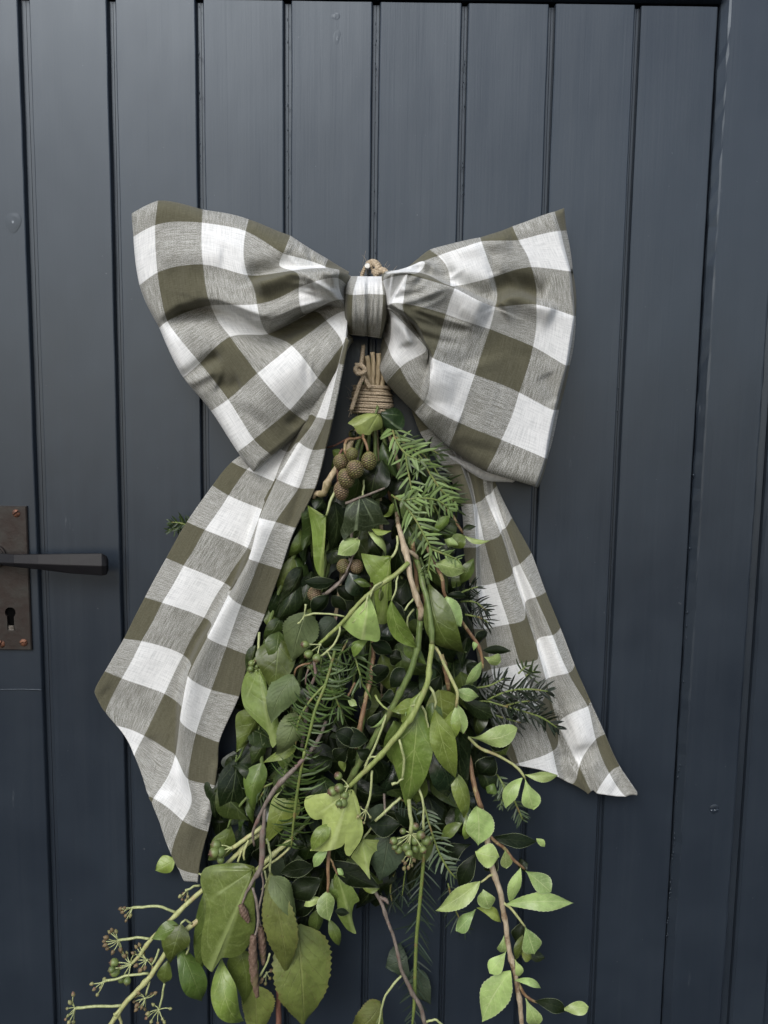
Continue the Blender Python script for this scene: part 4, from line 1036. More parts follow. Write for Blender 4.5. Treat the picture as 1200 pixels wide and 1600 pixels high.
CATM = bark('brown_catkin', (.10, .06, .04), (.19, .13, .095), (.13, .10, .05), .7, scale=(500, 500, 300), bmp=.5)
def catkin(parent, c, pts, r_px, d):
    q = [(*cx(c, *p), d, r_px * k) for p, k in zip(pts, [.7, 1.0, .95, .5] if len(pts) == 4 else [.7, 1.05, .5])]
    path, rad = pix_path(q, 34); V = []; F = []; T, N, B = frames(path); n = 14
    for i in range(34):
        for j in range(n):
            a = 2 * math.pi * j / n; k = 1 + .20 * math.cos(3 * a + i * 1.1) * math.cos(2.2 * i)
            V.append(path[i] + (N[i] * math.cos(a) + B[i] * math.sin(a)) * rad[i] * k)
    for i in range(33):
        for j in range(n): F.append([i * n + j, i * n + (j + 1) % n, (i + 1) * n + (j + 1) % n, (i + 1) * n + j])
    F += [list(range(n))[::-1], [33 * n + j for j in range(n)]]
    return mesh_obj('catkin', V, F, CATM, parent)

# twine --------------------------------------------------------------------------
TW = bark('jute_twine', (.33, .26, .175), (.57, .47, .345), (.43, .35, .25), .85, scale=(700, 700, 700), bmp=.7, spec=.15)
def rope(g, path, rad, turns_per_m=170, strands=3, sides=6):
    path = np.asarray(path); T, N, B = frames(path); L = np.concatenate([[0], np.cumsum(np.linalg.norm(np.diff(path, axis=0), axis=1))])
    rad = np.broadcast_to(np.asarray(rad, float), (len(path),))
    for k in range(strands):
        a = 2 * np.pi * (L * turns_per_m + k / strands)
        c = path + (N * np.cos(a)[:, None] + B * np.sin(a)[:, None]) * (rad * .50)[:, None]
        tube(g, c, rad * .60, sides)
def hairs(g, path, n, length, seed, rad=.00010):
    r_ = np.random.default_rng(seed)
    for _ in range(n):
        i = r_.integers(0, len(path)); p = path[i]; d = r_.normal(0, 1, 3); d /= np.linalg.norm(d); d2 = d + r_.normal(0, .6, 3)
        l = length * r_.uniform(.4, 1.3)
        tube(g, catmull([p, p + d * l * .5, p + d * l * .5 + d2 * l * .5], 6), rad, 4, cap=False)
# ------------------------------------------------------------------ the bunch
BND = P(582, 625, 40)
def sprig(name, label, cat, group=None, at=None):
    return thing(name, label, cat, at if at is not None else BND, group)
def bound(parent, cut, start_c, start, mat, r0=4.0, d_mid=45, via=None):
    """the upper part of a stem: cut end above the twine, through the binding, down to where it comes into view"""
    sx, sy = cx(start_c, start[0], start[1])
    bx = 582 + (cut[0] - 580) * .55
    pts = [(cut[0], cut[1], cut[2], r0), ((cut[0] + bx) / 2 + 1, (cut[1] + 612) / 2, cut[2] - 3, r0 * .98), (bx, 625, 46, r0 * .95)]
    if via: pts += [(*v, r0 * .9) for v in via]
    pts += [((bx + sx) / 2, (650 + sy) / 2, d_mid, r0 * .88), (sx, sy, start[2], start[3])]
    stem(parent, 'p', pts[:3] + [(bx, 640, 42, r0 * .9)], 'cut', name='cut_end')
    return stem(parent, 'p', [(bx, 632, 44, r0 * .9)] + pts[3:], mat, name='stem_top')

# --- filler deep in the bunch, its leaf colours darkened to deepen the shade there
poly = np.array([(548, 660), (622, 665), (690, 750), (722, 880), (735, 1000), (775, 1100), (790, 1180), (750, 1250), (700, 1320), (640, 1380), (560, 1395), (480, 1395), (400, 1330), (335, 1315), (338, 1230), (375, 1090), (412, 960), (446, 850), (505, 740)])
def inside(x, y):
    r_ = False; j = len(poly) - 1
    for i in range(len(poly)):
        if ((poly[i][1] > y) != (poly[j][1] > y)) and x < (poly[j][0] - poly[i][0]) * (y - poly[i][1]) / (poly[j][1] - poly[i][1]) + poly[i][0]: r_ = not r_
        j = i
    return r_
fr = np.random.default_rng(23)
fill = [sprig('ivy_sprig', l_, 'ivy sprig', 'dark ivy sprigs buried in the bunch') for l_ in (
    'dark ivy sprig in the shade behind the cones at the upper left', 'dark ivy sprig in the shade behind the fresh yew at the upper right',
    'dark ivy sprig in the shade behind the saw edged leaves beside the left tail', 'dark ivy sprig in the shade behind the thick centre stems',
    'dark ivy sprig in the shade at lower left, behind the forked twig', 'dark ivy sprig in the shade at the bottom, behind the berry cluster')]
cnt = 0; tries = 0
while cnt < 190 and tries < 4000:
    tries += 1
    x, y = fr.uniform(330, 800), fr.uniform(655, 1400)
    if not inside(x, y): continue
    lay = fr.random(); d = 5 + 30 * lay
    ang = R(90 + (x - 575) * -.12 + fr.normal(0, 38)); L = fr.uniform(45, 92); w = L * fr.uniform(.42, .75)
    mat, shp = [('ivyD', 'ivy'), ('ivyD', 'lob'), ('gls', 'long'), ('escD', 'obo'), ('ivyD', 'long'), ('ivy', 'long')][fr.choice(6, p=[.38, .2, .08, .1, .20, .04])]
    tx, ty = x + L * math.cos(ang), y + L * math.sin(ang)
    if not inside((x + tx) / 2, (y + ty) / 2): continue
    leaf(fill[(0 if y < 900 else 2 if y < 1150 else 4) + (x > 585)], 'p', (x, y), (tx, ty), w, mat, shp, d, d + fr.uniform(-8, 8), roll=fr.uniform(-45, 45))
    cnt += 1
cnt = 0; tries = 0; placed = []
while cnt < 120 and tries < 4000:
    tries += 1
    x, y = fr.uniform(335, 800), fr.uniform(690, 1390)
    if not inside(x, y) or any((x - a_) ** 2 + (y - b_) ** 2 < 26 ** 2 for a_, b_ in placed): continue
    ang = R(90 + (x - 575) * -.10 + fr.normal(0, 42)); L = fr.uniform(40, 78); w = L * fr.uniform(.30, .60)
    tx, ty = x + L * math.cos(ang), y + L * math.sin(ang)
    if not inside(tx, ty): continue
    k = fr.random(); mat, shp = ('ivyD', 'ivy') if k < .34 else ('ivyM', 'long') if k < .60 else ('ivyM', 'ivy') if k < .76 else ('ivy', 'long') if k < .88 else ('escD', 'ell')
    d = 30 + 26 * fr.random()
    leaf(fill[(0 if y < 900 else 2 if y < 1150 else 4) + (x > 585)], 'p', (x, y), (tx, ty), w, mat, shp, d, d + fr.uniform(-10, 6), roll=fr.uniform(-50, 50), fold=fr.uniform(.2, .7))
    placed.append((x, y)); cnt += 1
for k, f_ in enumerate(fill):
    bx = 566 + k * 6
    stem(f_, 'p', [(566 + 7 * k, 556 + (k * 7) % 11, 40 + (k % 2) * 6, 3.2), (bx, 625, 34 + 4 * (k % 3), 3.4), (560 + 9 * k + (k - 2.5) * 18, 840, 26, 3), (540 + 12 * k + (k - 2.5) * 40, 1180, 20, 2.2)], 'cut' if k % 2 else 'green2')

# --- ivy just under the twine
s = sprig('ivy_sprig', 'two broad ivy leaves, one bright and one dark, tucked directly under the twine', 'ivy sprig')
leafpoly(s, 'z7', (905, 45), (660, 160), [(900, 40), (800, 35), (700, 65), (640, 108), (622, 130), (660, 148), (690, 180), (715, 225), (770, 235), (825, 238), (860, 200), (910, 190), (945, 165), (945, 110), (930, 60)], 'ivyPp', 62, 68, 3, 5, 1)
leafpoly(s, 'z7', (925, 40), (1120, 190), [(930, 30), (980, 0), (1060, -20), (1120, 20), (1150, 80), (1150, 150), (1115, 195), (1060, 205), (1000, 190), (960, 160), (945, 110)], 'ivyDp', 57, 58, 3, 6, 2)
leaf(s, 'z7', (640, 200), (700, 250), 60, 'ivyD', 'ell', 48)
stem(s, 'z7', [(900, -60, 52, 2.6), (890, 10, 60, 2.0), (870, 50, 62, 1.4)], 'green2')

# --- alder cones at the top
s = sprig('alder_twig', 'twig carrying a knot of round green brown cones high on the left of the bunch', 'alder twig')
stem(s, 'z7', [(740, 120, 42, 3.2), (600, 420, 48, 4.6), (500, 570, 60, 4.6), (430, 700, 62, 5.2), (380, 800, 60, 5.6), (330, 780, 58, 4.5), (300, 830, 55, 3)], 'cut')
stem(s, 'z7', [(760, 260, 60, 2.0), (660, 268, 68, 2.1), (605, 300, 76, 2.2), (595, 370, 80, 2.0), (600, 420, 82, 1.8)], 'red', name='stalk')
stem(s, 'z7', [(605, 400, 80, 1.5), (620, 450, 80, 1.4), (640, 490, 80, 1.3)], 'red', name='stalk')
stem(s, 'z7', [(760, 230, 64, 2.2), (785, 310, 76, 2.0), (810, 395, 80, 1.8)], 'red', name='stalk')
stem(s, 'z7', [(570, 370, 70, 1.8), (540, 430, 72, 1.6), (530, 560, 74, 1.6), (525, 690, 72, 1.3)], 'pur', name='stalk')
for (x, y, r_, d, e, tl) in ((555, 490, 66, 76, 1.1, 10), (660, 418, 56, 80, 1.05, -5), (690, 558, 76, 92, 1.08, 15), (820, 482, 68, 84, 1.25, 0), (604, 645, 72, 84, 1.25, 18), (560, 760, 66, 78, 1.35, 8)):
    cone(s, 'z7', x, y, r_, d, e, tl)
cone(s, 'z7', 665, 232, 36, 46)
stem(s, 'z7', [(420, 360, 46, 1.4), (520, 320, 50, 1.4), (640, 260, 52, 1.5)], 'pur', name='stalk')
s = sprig('alder_twig', 'twig with three small dull cones half hidden among dark leaves at the upper left', 'alder twig')
for (x, y, r_) in ((942, 268, 64), (1062, 272, 62), (670, 530, 66)): cone(s, 'z1', x, y, r_, 58, 1.1, 5)
stem(s, 'p', [(560, 700, 40, 2.5), (552, 800, 48, 2.5), (545, 880, 55, 2.6), (535, 905, 62, 3.0), (522, 915, 62, 2.6), (508, 927, 58, 2.2), (492, 928, 56, 1.6)], 'grey')

# --- ivy upper left
s = sprig('ivy_sprig', 'ivy sprig with long folded leaves along the inner edge of the left tail', 'ivy sprig')
leafpoly(s, '7', (266, 500), (245, 780), [(270, 500), (268, 560), (262, 640), (258, 720), (255, 784), (230, 770), (212, 720), (206, 640), (200, 560), (190, 500), (183, 448), (215, 482), (245, 495)], 'ivyL', 68, 60, 3, 8, 3)

leaf(s, '7', (308, 432), (280, 680), 108, 'ivyD', 'ivy', 56, 48, roll=18, fold=0.28)
leaf(s, '7', (255, 420), (205, 480), 80, 'ivyD', 'ivy', 55)
leaf(s, '7', (205, 500), (165, 730), 92, 'ivyD', 'long', 46, 40, roll=20)
leaf(s, '7', (150, 560), (88, 690), 56, 'ivy', 'ell', 44, 40, roll=25)
leaf(s, '7', (112, 688), (42, 862), 84, 'ivy', 'ell', 42, 38, roll=15, fold=0.19)
leaf(s, '7', (200, 760), (120, 970), 110, 'ivyD', 'long', 40, 36)
leafpoly(s, 'z7', (735, 805), (690, 1160), [(715, 825), (660, 850), (612, 900), (592, 960), (575, 1060), (550, 1140), (572, 1200), (590, 1225), (640, 1172), (700, 1132), (780, 1140), (860, 1110), (930, 1080), (1012, 1072), (960, 1000), (930, 930), (900, 870), (840, 830), (780, 810)], 'ivyMp', 80, 84, 5, 8, 4)
leaf(s, '7', (480, 560), (575, 570), 22, 'ivyL', 'long', 76, 74, roll=50)
leaf(s, '7', (530, 235), (480, 410), 130, 'ivyD', 'ell', 66, 70, roll=-25, fold=0.19)
leaf(s, '7', (565, 345), (485, 425), 66, 'ivyD', 'ell', 72, 70, roll=15)
leaf(s, '7', (583, 440), (535, 502), 28, 'ivyL', 'long', 70, 72, roll=40)
leaf(s, '7', (300, 190), (345, 215), 40, 'ivyL', 'ell', 50)
stem(s, '7', [(320, 360, 56, 1.8), (298, 420, 64, 2.3), (270, 495, 67, 1.6)], 'pet', name='leaf_stalk')
stem(s, '7', [(445, 330, 70, 1.5), (440, 405, 79, 1.5)], 'pet', name='leaf_stalk')
stem(s, '7', [(548, 365, 76, 1.4), (480, 395, 82, 1.7), (420, 415, 82, 1.9), (360, 440, 78, 2.4)], 'grey', name='twig')
stem(s, 'p', [(578, 640, 44, 3), (552, 720, 46, 3.2), (520, 830, 44, 3.2), (490, 960, 38, 3), (465, 1080, 34, 2.6)], 'green2')

# --- little leaves upper middle
s = sprig('evergreen_sprig', 'sprig with one small bright leaf above two dark leaves, left of the bare branch', 'evergreen sprig')
leaf(s, '7', (427, 612), (322, 680), 84, 'esc', 'ell', 72, 78, roll=-10, fold=.25, bend=.05)
leaf(s, 'z1', (866, 408), (560, 412), 108, 'escD', 'ell', 72, 74, fold=0.19, bend=-.06, roll=5)
leaf(s, 'z1', (800, 540), (640, 700), 130, 'escD', 'ell', 64, 60, roll=20)
leaf(s, 'z1', (830, 545), (960, 690), 110, 'escD', 'ell', 66, 60, roll=-20)
leaf(s, 'z1', (880, 460), (1040, 590), 130, 'escD', 'ell', 60, 58)
leaf(s, 'z1', (1000, 330), (1090, 560), 170, 'gls', 'ell', 66, 60, roll=20)
leaf(s, 'z1', (1030, 400), (1210, 465), 68, 'ivy', 'ell', 72, 70, roll=20)
leaf(s, '7', (466, 572), (548, 688), 34, 'esc', 'long', 70, 64, roll=50, curve=.1)
leaf(s, '7', (470, 590), (530, 690), 60, 'ivyD', 'ell', 62)
stem(s, 'z1', [(1070, 5, 72, 1.3), (1050, 20, 73, 1.6)], 'pet', name='leaf_stalk')
stem(s, 'z1', [(960, 340, 66, 1.7), (880, 430, 72, 2.4), (790, 515, 72, 3.0), (770, 530, 70, 2.4)], 'grey')
stem(s, 'z1', [(1080, -10, 66, 1.4), (1020, 200, 62, 1.5), (960, 340, 66, 1.7)], 'grey', name='stem')

# --- horned ivy leaf & folded pale ones on the stem that sweeps to the left
s = sprig('ivy_sprig', 'ivy sprig forking left off the bare branch, with three green berries', 'ivy sprig')
stem(s, '7', [(655, 718, 84, 3.6), (600, 770, 90, 3.4), (535, 815, 96, 3.3), (470, 865, 98, 3.1), (400, 935, 97, 2.9), (330, 1010, 94, 2.8), (270, 1070, 90, 2.6), (232, 1104, 88, 2.2)], 'green')
leafpoly(s, 'z2', (296, 190), (210, 800), [(302, 178), (250, 170), (212, 175), (205, 225), (180, 232), (120, 215), (60, 160), (25, 150), (45, 230), (80, 320), (110, 370), (112, 415), (140, 430), (150, 560), (170, 700), (180, 800), (230, 812), (270, 790), (262, 650), (275, 600), (310, 580), (315, 500), (312, 440), (303, 380), (300, 280)], 'ivyL', 78, 66, 3, 6, 5)
stem(s, 'z2', [(365, -20, 66, 1.8), (360, 90, 72, 1.9), (335, 160, 76, 1.9), (300, 190, 77, 1.6)], 'pet', name='leaf_stalk')
leafpoly(s, '7', (467, 882), (440, 1085), [(470, 880), (480, 892), (502, 950), (516, 1010), (523, 1050), (518, 1080), (500, 1089), (470, 1082), (430, 1078), (395, 1060), (360, 1030), (340, 1009), (375, 1010), (410, 1000), (440, 970), (456, 925)], 'ivyPp', 103, 100, 4, 9, 6)
leaf(s, 'z2', (312, 590), (560, 1035), 165, 'ivyL', 'long', 98, 92, roll=-35, fold=-.15, curve=.06, bend=.06)
leaf(s, 'z2', (430, 960), (640, 1190), 130, 'ivy', 'long', 84, 82, roll=20)
leaf(s, 'z2', (350, 680), (480, 900), 120, 'ivyD', 'ell', 72, 68)
leaf(s, 'z2', (205, 480), (205, 600), 40, 'ivy', 'long', 82, 78, roll=40)
stem(s, 'z2', [(372, 345, 90, 1.3), (345, 470, 98, 1.4), (312, 590, 98, 1.3)], 'pet', name='leaf_stalk')
stem(s, 'z2', [(225, 420, 97, 1.8), (160, 460, 103, 1.6), (110, 560, 103, 1.3)], 'pet', name='leaf_stalk')
stem(s, 'z2', [(210, 460, 95, 1.4), (200, 580, 84, 1.3)], 'pet', name='leaf_stalk')
stem(s, 'z2', [(90, 540, 102, 1.5), (60, 650, 104, 1.5), (0, 745, 100, 1.3)], 'pet', name='leaf_stalk')
stem(s, 'z1', [(1165, 555, 100, 1.3), (1140, 660, 101, 1.7), (1060, 770, 99, 1.6), (1030, 800, 97, 1.2)], 'pet', name='leaf_stalk')
stem(s, 'z1', [(950, 738, 95, 1.3), (800, 714, 98, 1.4), (640, 722, 98, 1.5), (575, 736, 96, 1.8)], 'pet', name='fruit_stalk')
stem(s, 'z1', [(575, 740, 96, 1.2), (580, 680, 97, 1.2), (586, 625, 97, 1.8)], 'pet', name='fruit_stalk')
stem(s, 'z1', [(575, 736, 96, 1.2), (540, 775, 97, 1.1), (512, 810, 97, 1.7)], 'pet', name='fruit_stalk')
stem(s, 'z1', [(905, 820, 94, 1.5), (905, 890, 97, 1.6), (860, 980, 98, 1.6), (790, 1055, 98, 1.6), (730, 1110, 96, 1.6), (700, 1130, 96, 1.5)], 'pet', name='fruit_stalk')
stem(s, 'z1', [(780, 1060, 98, 1.2), (810, 1110, 98, 1.0), (825, 1140, 97, 1.5)], 'pet', name='fruit_stalk')
bunch(s, 'z1', (722, 1005), 96, [(580, 1002, 36), (612, 1092, 42), (690, 1130, 40)])
bunch(s, '8', (372, 285), 88, [(345, 305, 16)])

# --- centre: two stout green ivy stems
s = sprig('ivy_sprig', 'ivy sprig whose thick yellow green stem crosses the centre to a pale lobed leaf', 'ivy sprig')
bound(s, (592, 552, 52), '7', (690, 700, 66, 4.2), 'green2', 4.0, 12, via=[(586, 668, 16)])
stem(s, '7', [(690, 700, 66, 4.2), (720, 800, 84, 3.9), (748, 930, 98, 3.8), (764, 1050, 104, 3.8), (765, 1110, 106, 3.8)], 'green2')
stem(s, '8', [(915, 200, 106, 3.9), (905, 300, 110, 4.0), (888, 390, 112, 4.1), (840, 500, 114, 4.2), (775, 600, 114, 4.1), (700, 690, 112, 3.9), (620, 775, 108, 3.7), (560, 835, 104, 3.5), (528, 868, 100, 3.2)], 'green')
leaf(s, 'z4', (850, 330), (640, 640), 190, 'ivyL', 'tri', 102, 98, roll=-25, fold=0.19)
leaf(s, 'z4', (790, 480), (540, 545), 130, 'ivyL', 'ivy', 104, 102, roll=15, fold=0.19)
leaf(s, '8', (850, 470), (795, 960), 165, 'ivyL', 'long', 98, 84, roll=12, fold=.22, bend=.05)
leaf(s, '8', (740, 560), (745, 780), 110, 'ivy', 'ell', 92, 84, roll=20)
leaf(s, 'z4', (690, 500), (680, 600), 40, 'ivyL', 'ivy', 104)
stem(s, 'z4', [(780, 488, 112, 1.9), (730, 500, 108, 1.6), (685, 518, 104, 1.4)], 'pet', name='leaf_stalk')
stem(s, 'z4', [(620, 810, 112, 1.8), (655, 900, 114, 2.0), (668, 1000, 112, 1.9), (665, 1110, 110, 1.9), (650, 1180, 110, 1.5)], 'pet', name='fruit_stalk')
stem(s, 'z6', [(780, 215, 110, 1.8), (730, 250, 110, 1.4), (675, 275, 109, 2.6)], 'pet', name='fruit_stalk')
stem(s, 'z6', [(488, 140, 104, 1.9), (485, 280, 106, 1.8), (460, 420, 104, 1.7), (435, 505, 103, 2.2)], 'pet', name='fruit_stalk')
umbel(s, 'z6', (432, 515), 102, [(378, 488), (360, 575), (395, 588), (412, 632), (470, 578)], rb=2.4)
stem(s, 'z6', [(460, 20, 104, 1.6), (420, 120, 100, 1.5), (380, 210, 98, 1.5)], 'pet', name='leaf_stalk')
stem(s, 'z6', [(575, 10, 107, 1.4), (510, 12, 108, 1.3), (465, 28, 106, 1.6)], 'pet', name='leaf_stalk')
bunch(s, 'z6', (262, 290), 102, [(172, 195, 38), (120, 338, 46), (180, 308, 44), (228, 372, 42), (212, 445, 46), (180, 455, 34)])
leafpoly(s, '8', (536, 880), (440, 1165), [(550, 885), (575, 960), (592, 1060), (590, 1092), (575, 1130), (547, 1170), (530, 1193), (512, 1186), (504, 1160), (507, 1132), (490, 1150), (450, 1164), (400, 1172), (360, 1168), (343, 1166), (375, 1130), (392, 1090), (400, 1040), (398, 1020), (370, 1023), (345, 1010), (325, 980), (316, 950), (322, 920), (345, 908), (385, 905), (430, 912), (470, 925), (500, 920), (524, 895)], 'ivyPp', 99, 106, 4, 9, 7)
leaf(s, 'z5', (1180, 640), (1000, 895), 130, 'ivyL', 'long', 100, 104, fold=0.10)

s = sprig('ivy_sprig', 'ivy sprig with a duller green stem and a round cluster of browning berries', 'ivy sprig')
stem(s, '7', [(705, 930, 76, 4.6), (706, 1040, 84, 4.6), (690, 1130, 86, 4.6), (685, 1180, 86, 4.4)], 'green2')
stem(s, '8', [(860, 90, 84, 4.6), (842, 240, 90, 4.6), (800, 360, 92, 4.7), (730, 490, 90, 4.8), (670, 600, 86, 4.6), (600, 720, 82, 4.5), (540, 820, 78, 4.4), (500, 900, 70, 4.2)], 'green2')
stem(s, '8', [(700, 530, 92, 1.6), (680, 600, 94, 1.8), (640, 690, 94, 1.8), (600, 770, 94, 1.7)], 'pet', name='leaf_stalk')
leaf(s, 'z4', (955, 525), (1150, 1180), 190, 'ivyL', 'long', 106, 96, roll=-22, fold=-.05, curve=-.03, bend=.05)
leaf(s, 'z4', (1010, 350), (1080, 860), 280, 'ivyL', 'ivy', 94, 90, roll=8, fold=.2)
leaf(s, 'z4', (930, 640), (1120, 1190), 260, 'gls', 'long', 88, 82, roll=-12, fold=.2)
leaf(s, '8', (905, 660), (985, 915), 130, 'gls', 'ell', 90, 84, roll=10)
leaf(s, '8', (1040, 610), (1082, 905), 130, 'ivyD', 'ivy', 86, 80, roll=10)
leaf(s, '8', (1012, 790), (1062, 1012), 76, 'ivyL', 'long', 86, 80, roll=20, fold=.2)
leaf(s, '8', (920, 420), (900, 620), 80, 'ivy', 'ell', 86, 80)
leaf(s, '8', (860, 800), (840, 950), 90, 'ivy', 'ell', 74, 70)
leaf(s, '8', (790, 800), (810, 960), 60, 'ivyL', 'long', 84, 84, roll=30)
leaf(s, 'z2', (660, 430), (1010, 1085), 260, 'ivy', 'long', 80, 66, roll=-15, fold=0.28, curve=.06)
stem(s, 'z4', [(885, 300, 108, 2.0), (940, 360, 110, 2.0), (962, 440, 109, 1.8), (958, 525, 107, 1.4)], 'pet', name='leaf_stalk')
stem(s, 'z4', [(830, 500, 106, 1.7), (870, 560, 104, 1.7), (890, 660, 102, 1.5), (892, 750, 100, 1.3)], 'pet', name='leaf_stalk')
stem(s, 'z6', [(820, 330, 88, 3.4), (840, 470, 90, 3.2), (850, 620, 92, 3.0), (852, 730, 92, 3.2)], 'pet', name='fruit_stalk')
stem(s, 'z6', [(910, 270, 88, 2.0), (955, 390, 94, 1.9), (972, 550, 94, 1.8), (975, 700, 92, 2.2)], 'pet', name='fruit_stalk')
stem(s, 'z6', [(760, 395, 86, 2.2), (640, 500, 88, 2.2), (520, 615, 88, 2.2)], 'pet', name='leaf_stalk')
bunch(s, 'z6', (852, 735), 92, [(892, 668, 36), (778, 712, 30), (690, 802, 36), (740, 805, 40), (812, 865, 44), (892, 800, 44), (945, 748, 42), (995, 800, 46), (740, 885, 40), (895, 880, 38), (965, 885, 34), (835, 920, 36), (945, 845, 30), (1040, 778, 22), (828, 788, 20), (700, 860, 28)])
umbel(s, 'z6', (850, 930), 84, [(800, 1010), (830, 1050), (790, 1060), (860, 1030), (880, 980), (780, 990)], True, rb=3.0)

# --- bare tan branch
s = sprig('bare_branch', 'bare branch with peeling tan bark running down the centre of the bunch', 'branch')
bound(s, (600, 585, 50), '7', (596, 440, 12, 3.2), 'tan', 4.0, 14, via=[(578, 665, 20)])
stem(s, '7', [(596, 440, 12, 3.2), (603, 500, 34, 3.3), (608, 545, 64, 3.4)], 'tan')
stem(s, '7', [(608, 540, 64, 3.4), (625, 610, 72, 4.2), (645, 680, 78, 4.8), (655, 740, 82, 4.6), (668, 800, 85, 4.2), (690, 870, 86, 4.4), (712, 930, 86, 5.2), (714, 955, 86, 4.6), (708, 985, 84, 4.0)], 'tan')
stem(s, '7', [(645, 660, 77, 3.2), (668, 670, 74, 3.0), (690, 690, 70, 3.0), (700, 705, 66, 2.6)], 'tan', name='side_twig')
stem(s, '7', [(675, 620, 64, 3.2), (680, 680, 62, 3.4), (690, 760, 58, 3.2), (700, 860, 56, 3)], 'red', name='side_twig')
stem(s, 'z2', [(515, 575, 88, 1.6), (470, 630, 92, 1.5), (435, 685, 94, 1.3)], 'pet', name='side_twig')
stem(s, 'z2', [(520, 670, 80, 1.5), (465, 740, 84, 1.4), (470, 850, 84, 1.4), (540, 970, 82, 1.2)], 'pet', name='side_twig')

# --- yew
s = sprig('yew_sprig', 'fresh green yew sprig with combed needles at the upper right of the bunch', 'yew sprig')
yew(s, '7', [[(575, 60, 52), (590, 130, 64), (640, 205, 76), (710, 240, 82)], [(640, 205, 76), (655, 300, 80), (675, 400, 84)], [(600, 130, 64), (700, 210, 70), (755, 300, 74), (810, 380, 76), (870, 430, 72)]], 27, 'light', step=6.4, wid=4.0, seed=3, planar=.78)
yew(s, '7', [[(575, 400, 74), (620, 425, 82), (700, 415, 86), (790, 425, 84), (850, 470, 80)], [(630, 430, 80), (690, 520, 88), (745, 620, 92), (765, 655, 90)], [(680, 400, 80), (720, 450, 82)]], 25, 'light', step=6.4, wid=3.8, seed=5, planar=.78)
yew(s, '7', [[(765, 655, 90), (830, 680, 92), (890, 705, 90)]], 13, 'light', step=5, wid=2.6, seed=7)
yew(s, '7', [[(760, 655, 86), (752, 720, 86), (745, 770, 84)]], 15, 'light', step=5, wid=3, seed=8)
s = sprig('yew_sprig', 'darker yew sprig pressed behind the fresh one against the inner edge of the right tail', 'yew sprig')
yew(s, '7', [[(620, 120, 48), (690, 180, 56), (760, 250, 60), (810, 330, 62)], [(700, 185, 52), (760, 190, 56), (800, 210, 56)], [(760, 300, 58), (830, 350, 60), (875, 400, 58)], [(780, 350, 62), (850, 420, 66), (880, 470, 64)], [(760, 420, 60), (800, 500, 62), (820, 560, 60)]], 24, 'mid', step=5.6, wid=3.2, seed=11, planar=.6)
yew(s, '7', [[(700, 600, 50), (760, 560, 56), (830, 540, 56)], [(740, 480, 54), (720, 560, 56)]], 24, 'mid', step=5, wid=3, seed=12, planar=.5)
s = sprig('yew_sprig', 'dark wispy yew tips beside the two round bright leaves, in front of the right tail', 'yew sprig')
yew(s, '7', [[(860, 880, 52), (920, 850, 58), (980, 830, 60)], [(900, 900, 54), (960, 900, 60), (1020, 940, 60)], [(920, 960, 54), (990, 975, 58), (1030, 1000, 58)]], 22, 'dark', step=3.8, wid=2.4, seed=14, planar=.6)
s = sprig('yew_sprig', 'dark yew spray fanned out over the white checks of the right tail', 'yew sprig')
yew(s, 'B3', [[(370, 260, 50), (430, 255, 56), (500, 275, 60), (590, 300, 62), (660, 325, 60), (728, 370, 56)], [(430, 250, 56), (510, 215, 62), (600, 205, 64), (690, 215, 62)], [(500, 275, 58), (560, 260, 64), (640, 250, 62)], [(380, 200, 50), (440, 190, 54), (500, 160, 56)], [(420, 300, 52), (500, 325, 54), (570, 345, 54)]], 22, 'dark', step=3.7, wid=3.3, seed=17, planar=.7, hook=.35)
yew(s, 'B3', [[(590, 150, 56), (625, 130, 58)], [(560, 140, 56), (590, 110, 58)]], 18, 'mid', step=4, wid=3, seed=18)
s = sprig('yew_sprig', 'yew shoot with long drooping needles hanging left of the centre stems', 'yew sprig')
yew(s, '8', [[(460, 230, 84), (415, 390, 92), (370, 500, 96), (345, 600, 98), (318, 700, 98)], [(318, 700, 98), (290, 850, 94), (270, 1000, 88), (255, 1150, 80)]], 36, 'fern', step=5.0, wid=3.3, seed=20, droop=-.15, ang=80, hook=-.5, planar=.75, rad=2.4, miss=.08)
yew(s, '8', [[(420, 380, 92), (340, 470, 96), (290, 560, 96), (275, 680, 92)]], 24, 'fern', step=6, wid=2.8, seed=21, ang=70, hook=-.4, sidesel=1, rad=1.8)
yew(s, '8', [[(520, 180, 76), (470, 280, 82), (430, 380, 84)], [(540, 220, 72), (575, 330, 78), (590, 400, 78)], [(430, 380, 84), (470, 470, 86), (500, 540, 80)], [(400, 250, 72), (390, 330, 76)]], 28, 'fern', step=4.6, wid=2.8, seed=22, ang=65, planar=.5)
s = sprig('yew_sprig', 'small yew tip in the shade beside the lower right edge of the left tail', 'yew sprig')
yew(s, 'z3', [[(470, 680, 40), (400, 720, 44), (300, 760, 46)], [(460, 640, 40), (445, 720, 46), (420, 850, 48)]], 18, 'mid', step=4.5, wid=3.2, seed=24)
yew(s, 'z5', [[(640, 260, 52), (520, 310, 56), (420, 340, 56)], [(600, 280, 52), (540, 360, 55), (500, 430, 55)]], 18, 'mid', step=4.5, wid=2.6, seed=25)
s = sprig('yew_sprig', 'yew tip poking out past the outer edge of the left tail', 'yew sprig', at=P(300, 825, 14))
yew(s, 'p', [[(330, 815, 16), (296, 822, 16), (264, 828, 18)], [(310, 830, 16), (285, 818, 18), (268, 816, 20)]], 16, 'mid', step=3.8, wid=2.6, seed=26)
s = sprig('yew_sprig', 'long sparse yew shoot hanging straight down below the berries at the bottom', 'yew sprig')
yew(s, 'B2', [[(848, 400, 66), (838, 520, 66), (825, 660, 62), (812, 800, 58), (806, 950, 54), (802, 1100, 52), (790, 1230, 50)]], 34, 'thin', step=9, wid=2.2, seed=28, ang=48, hook=.1, planar=.85, rad=3.0)
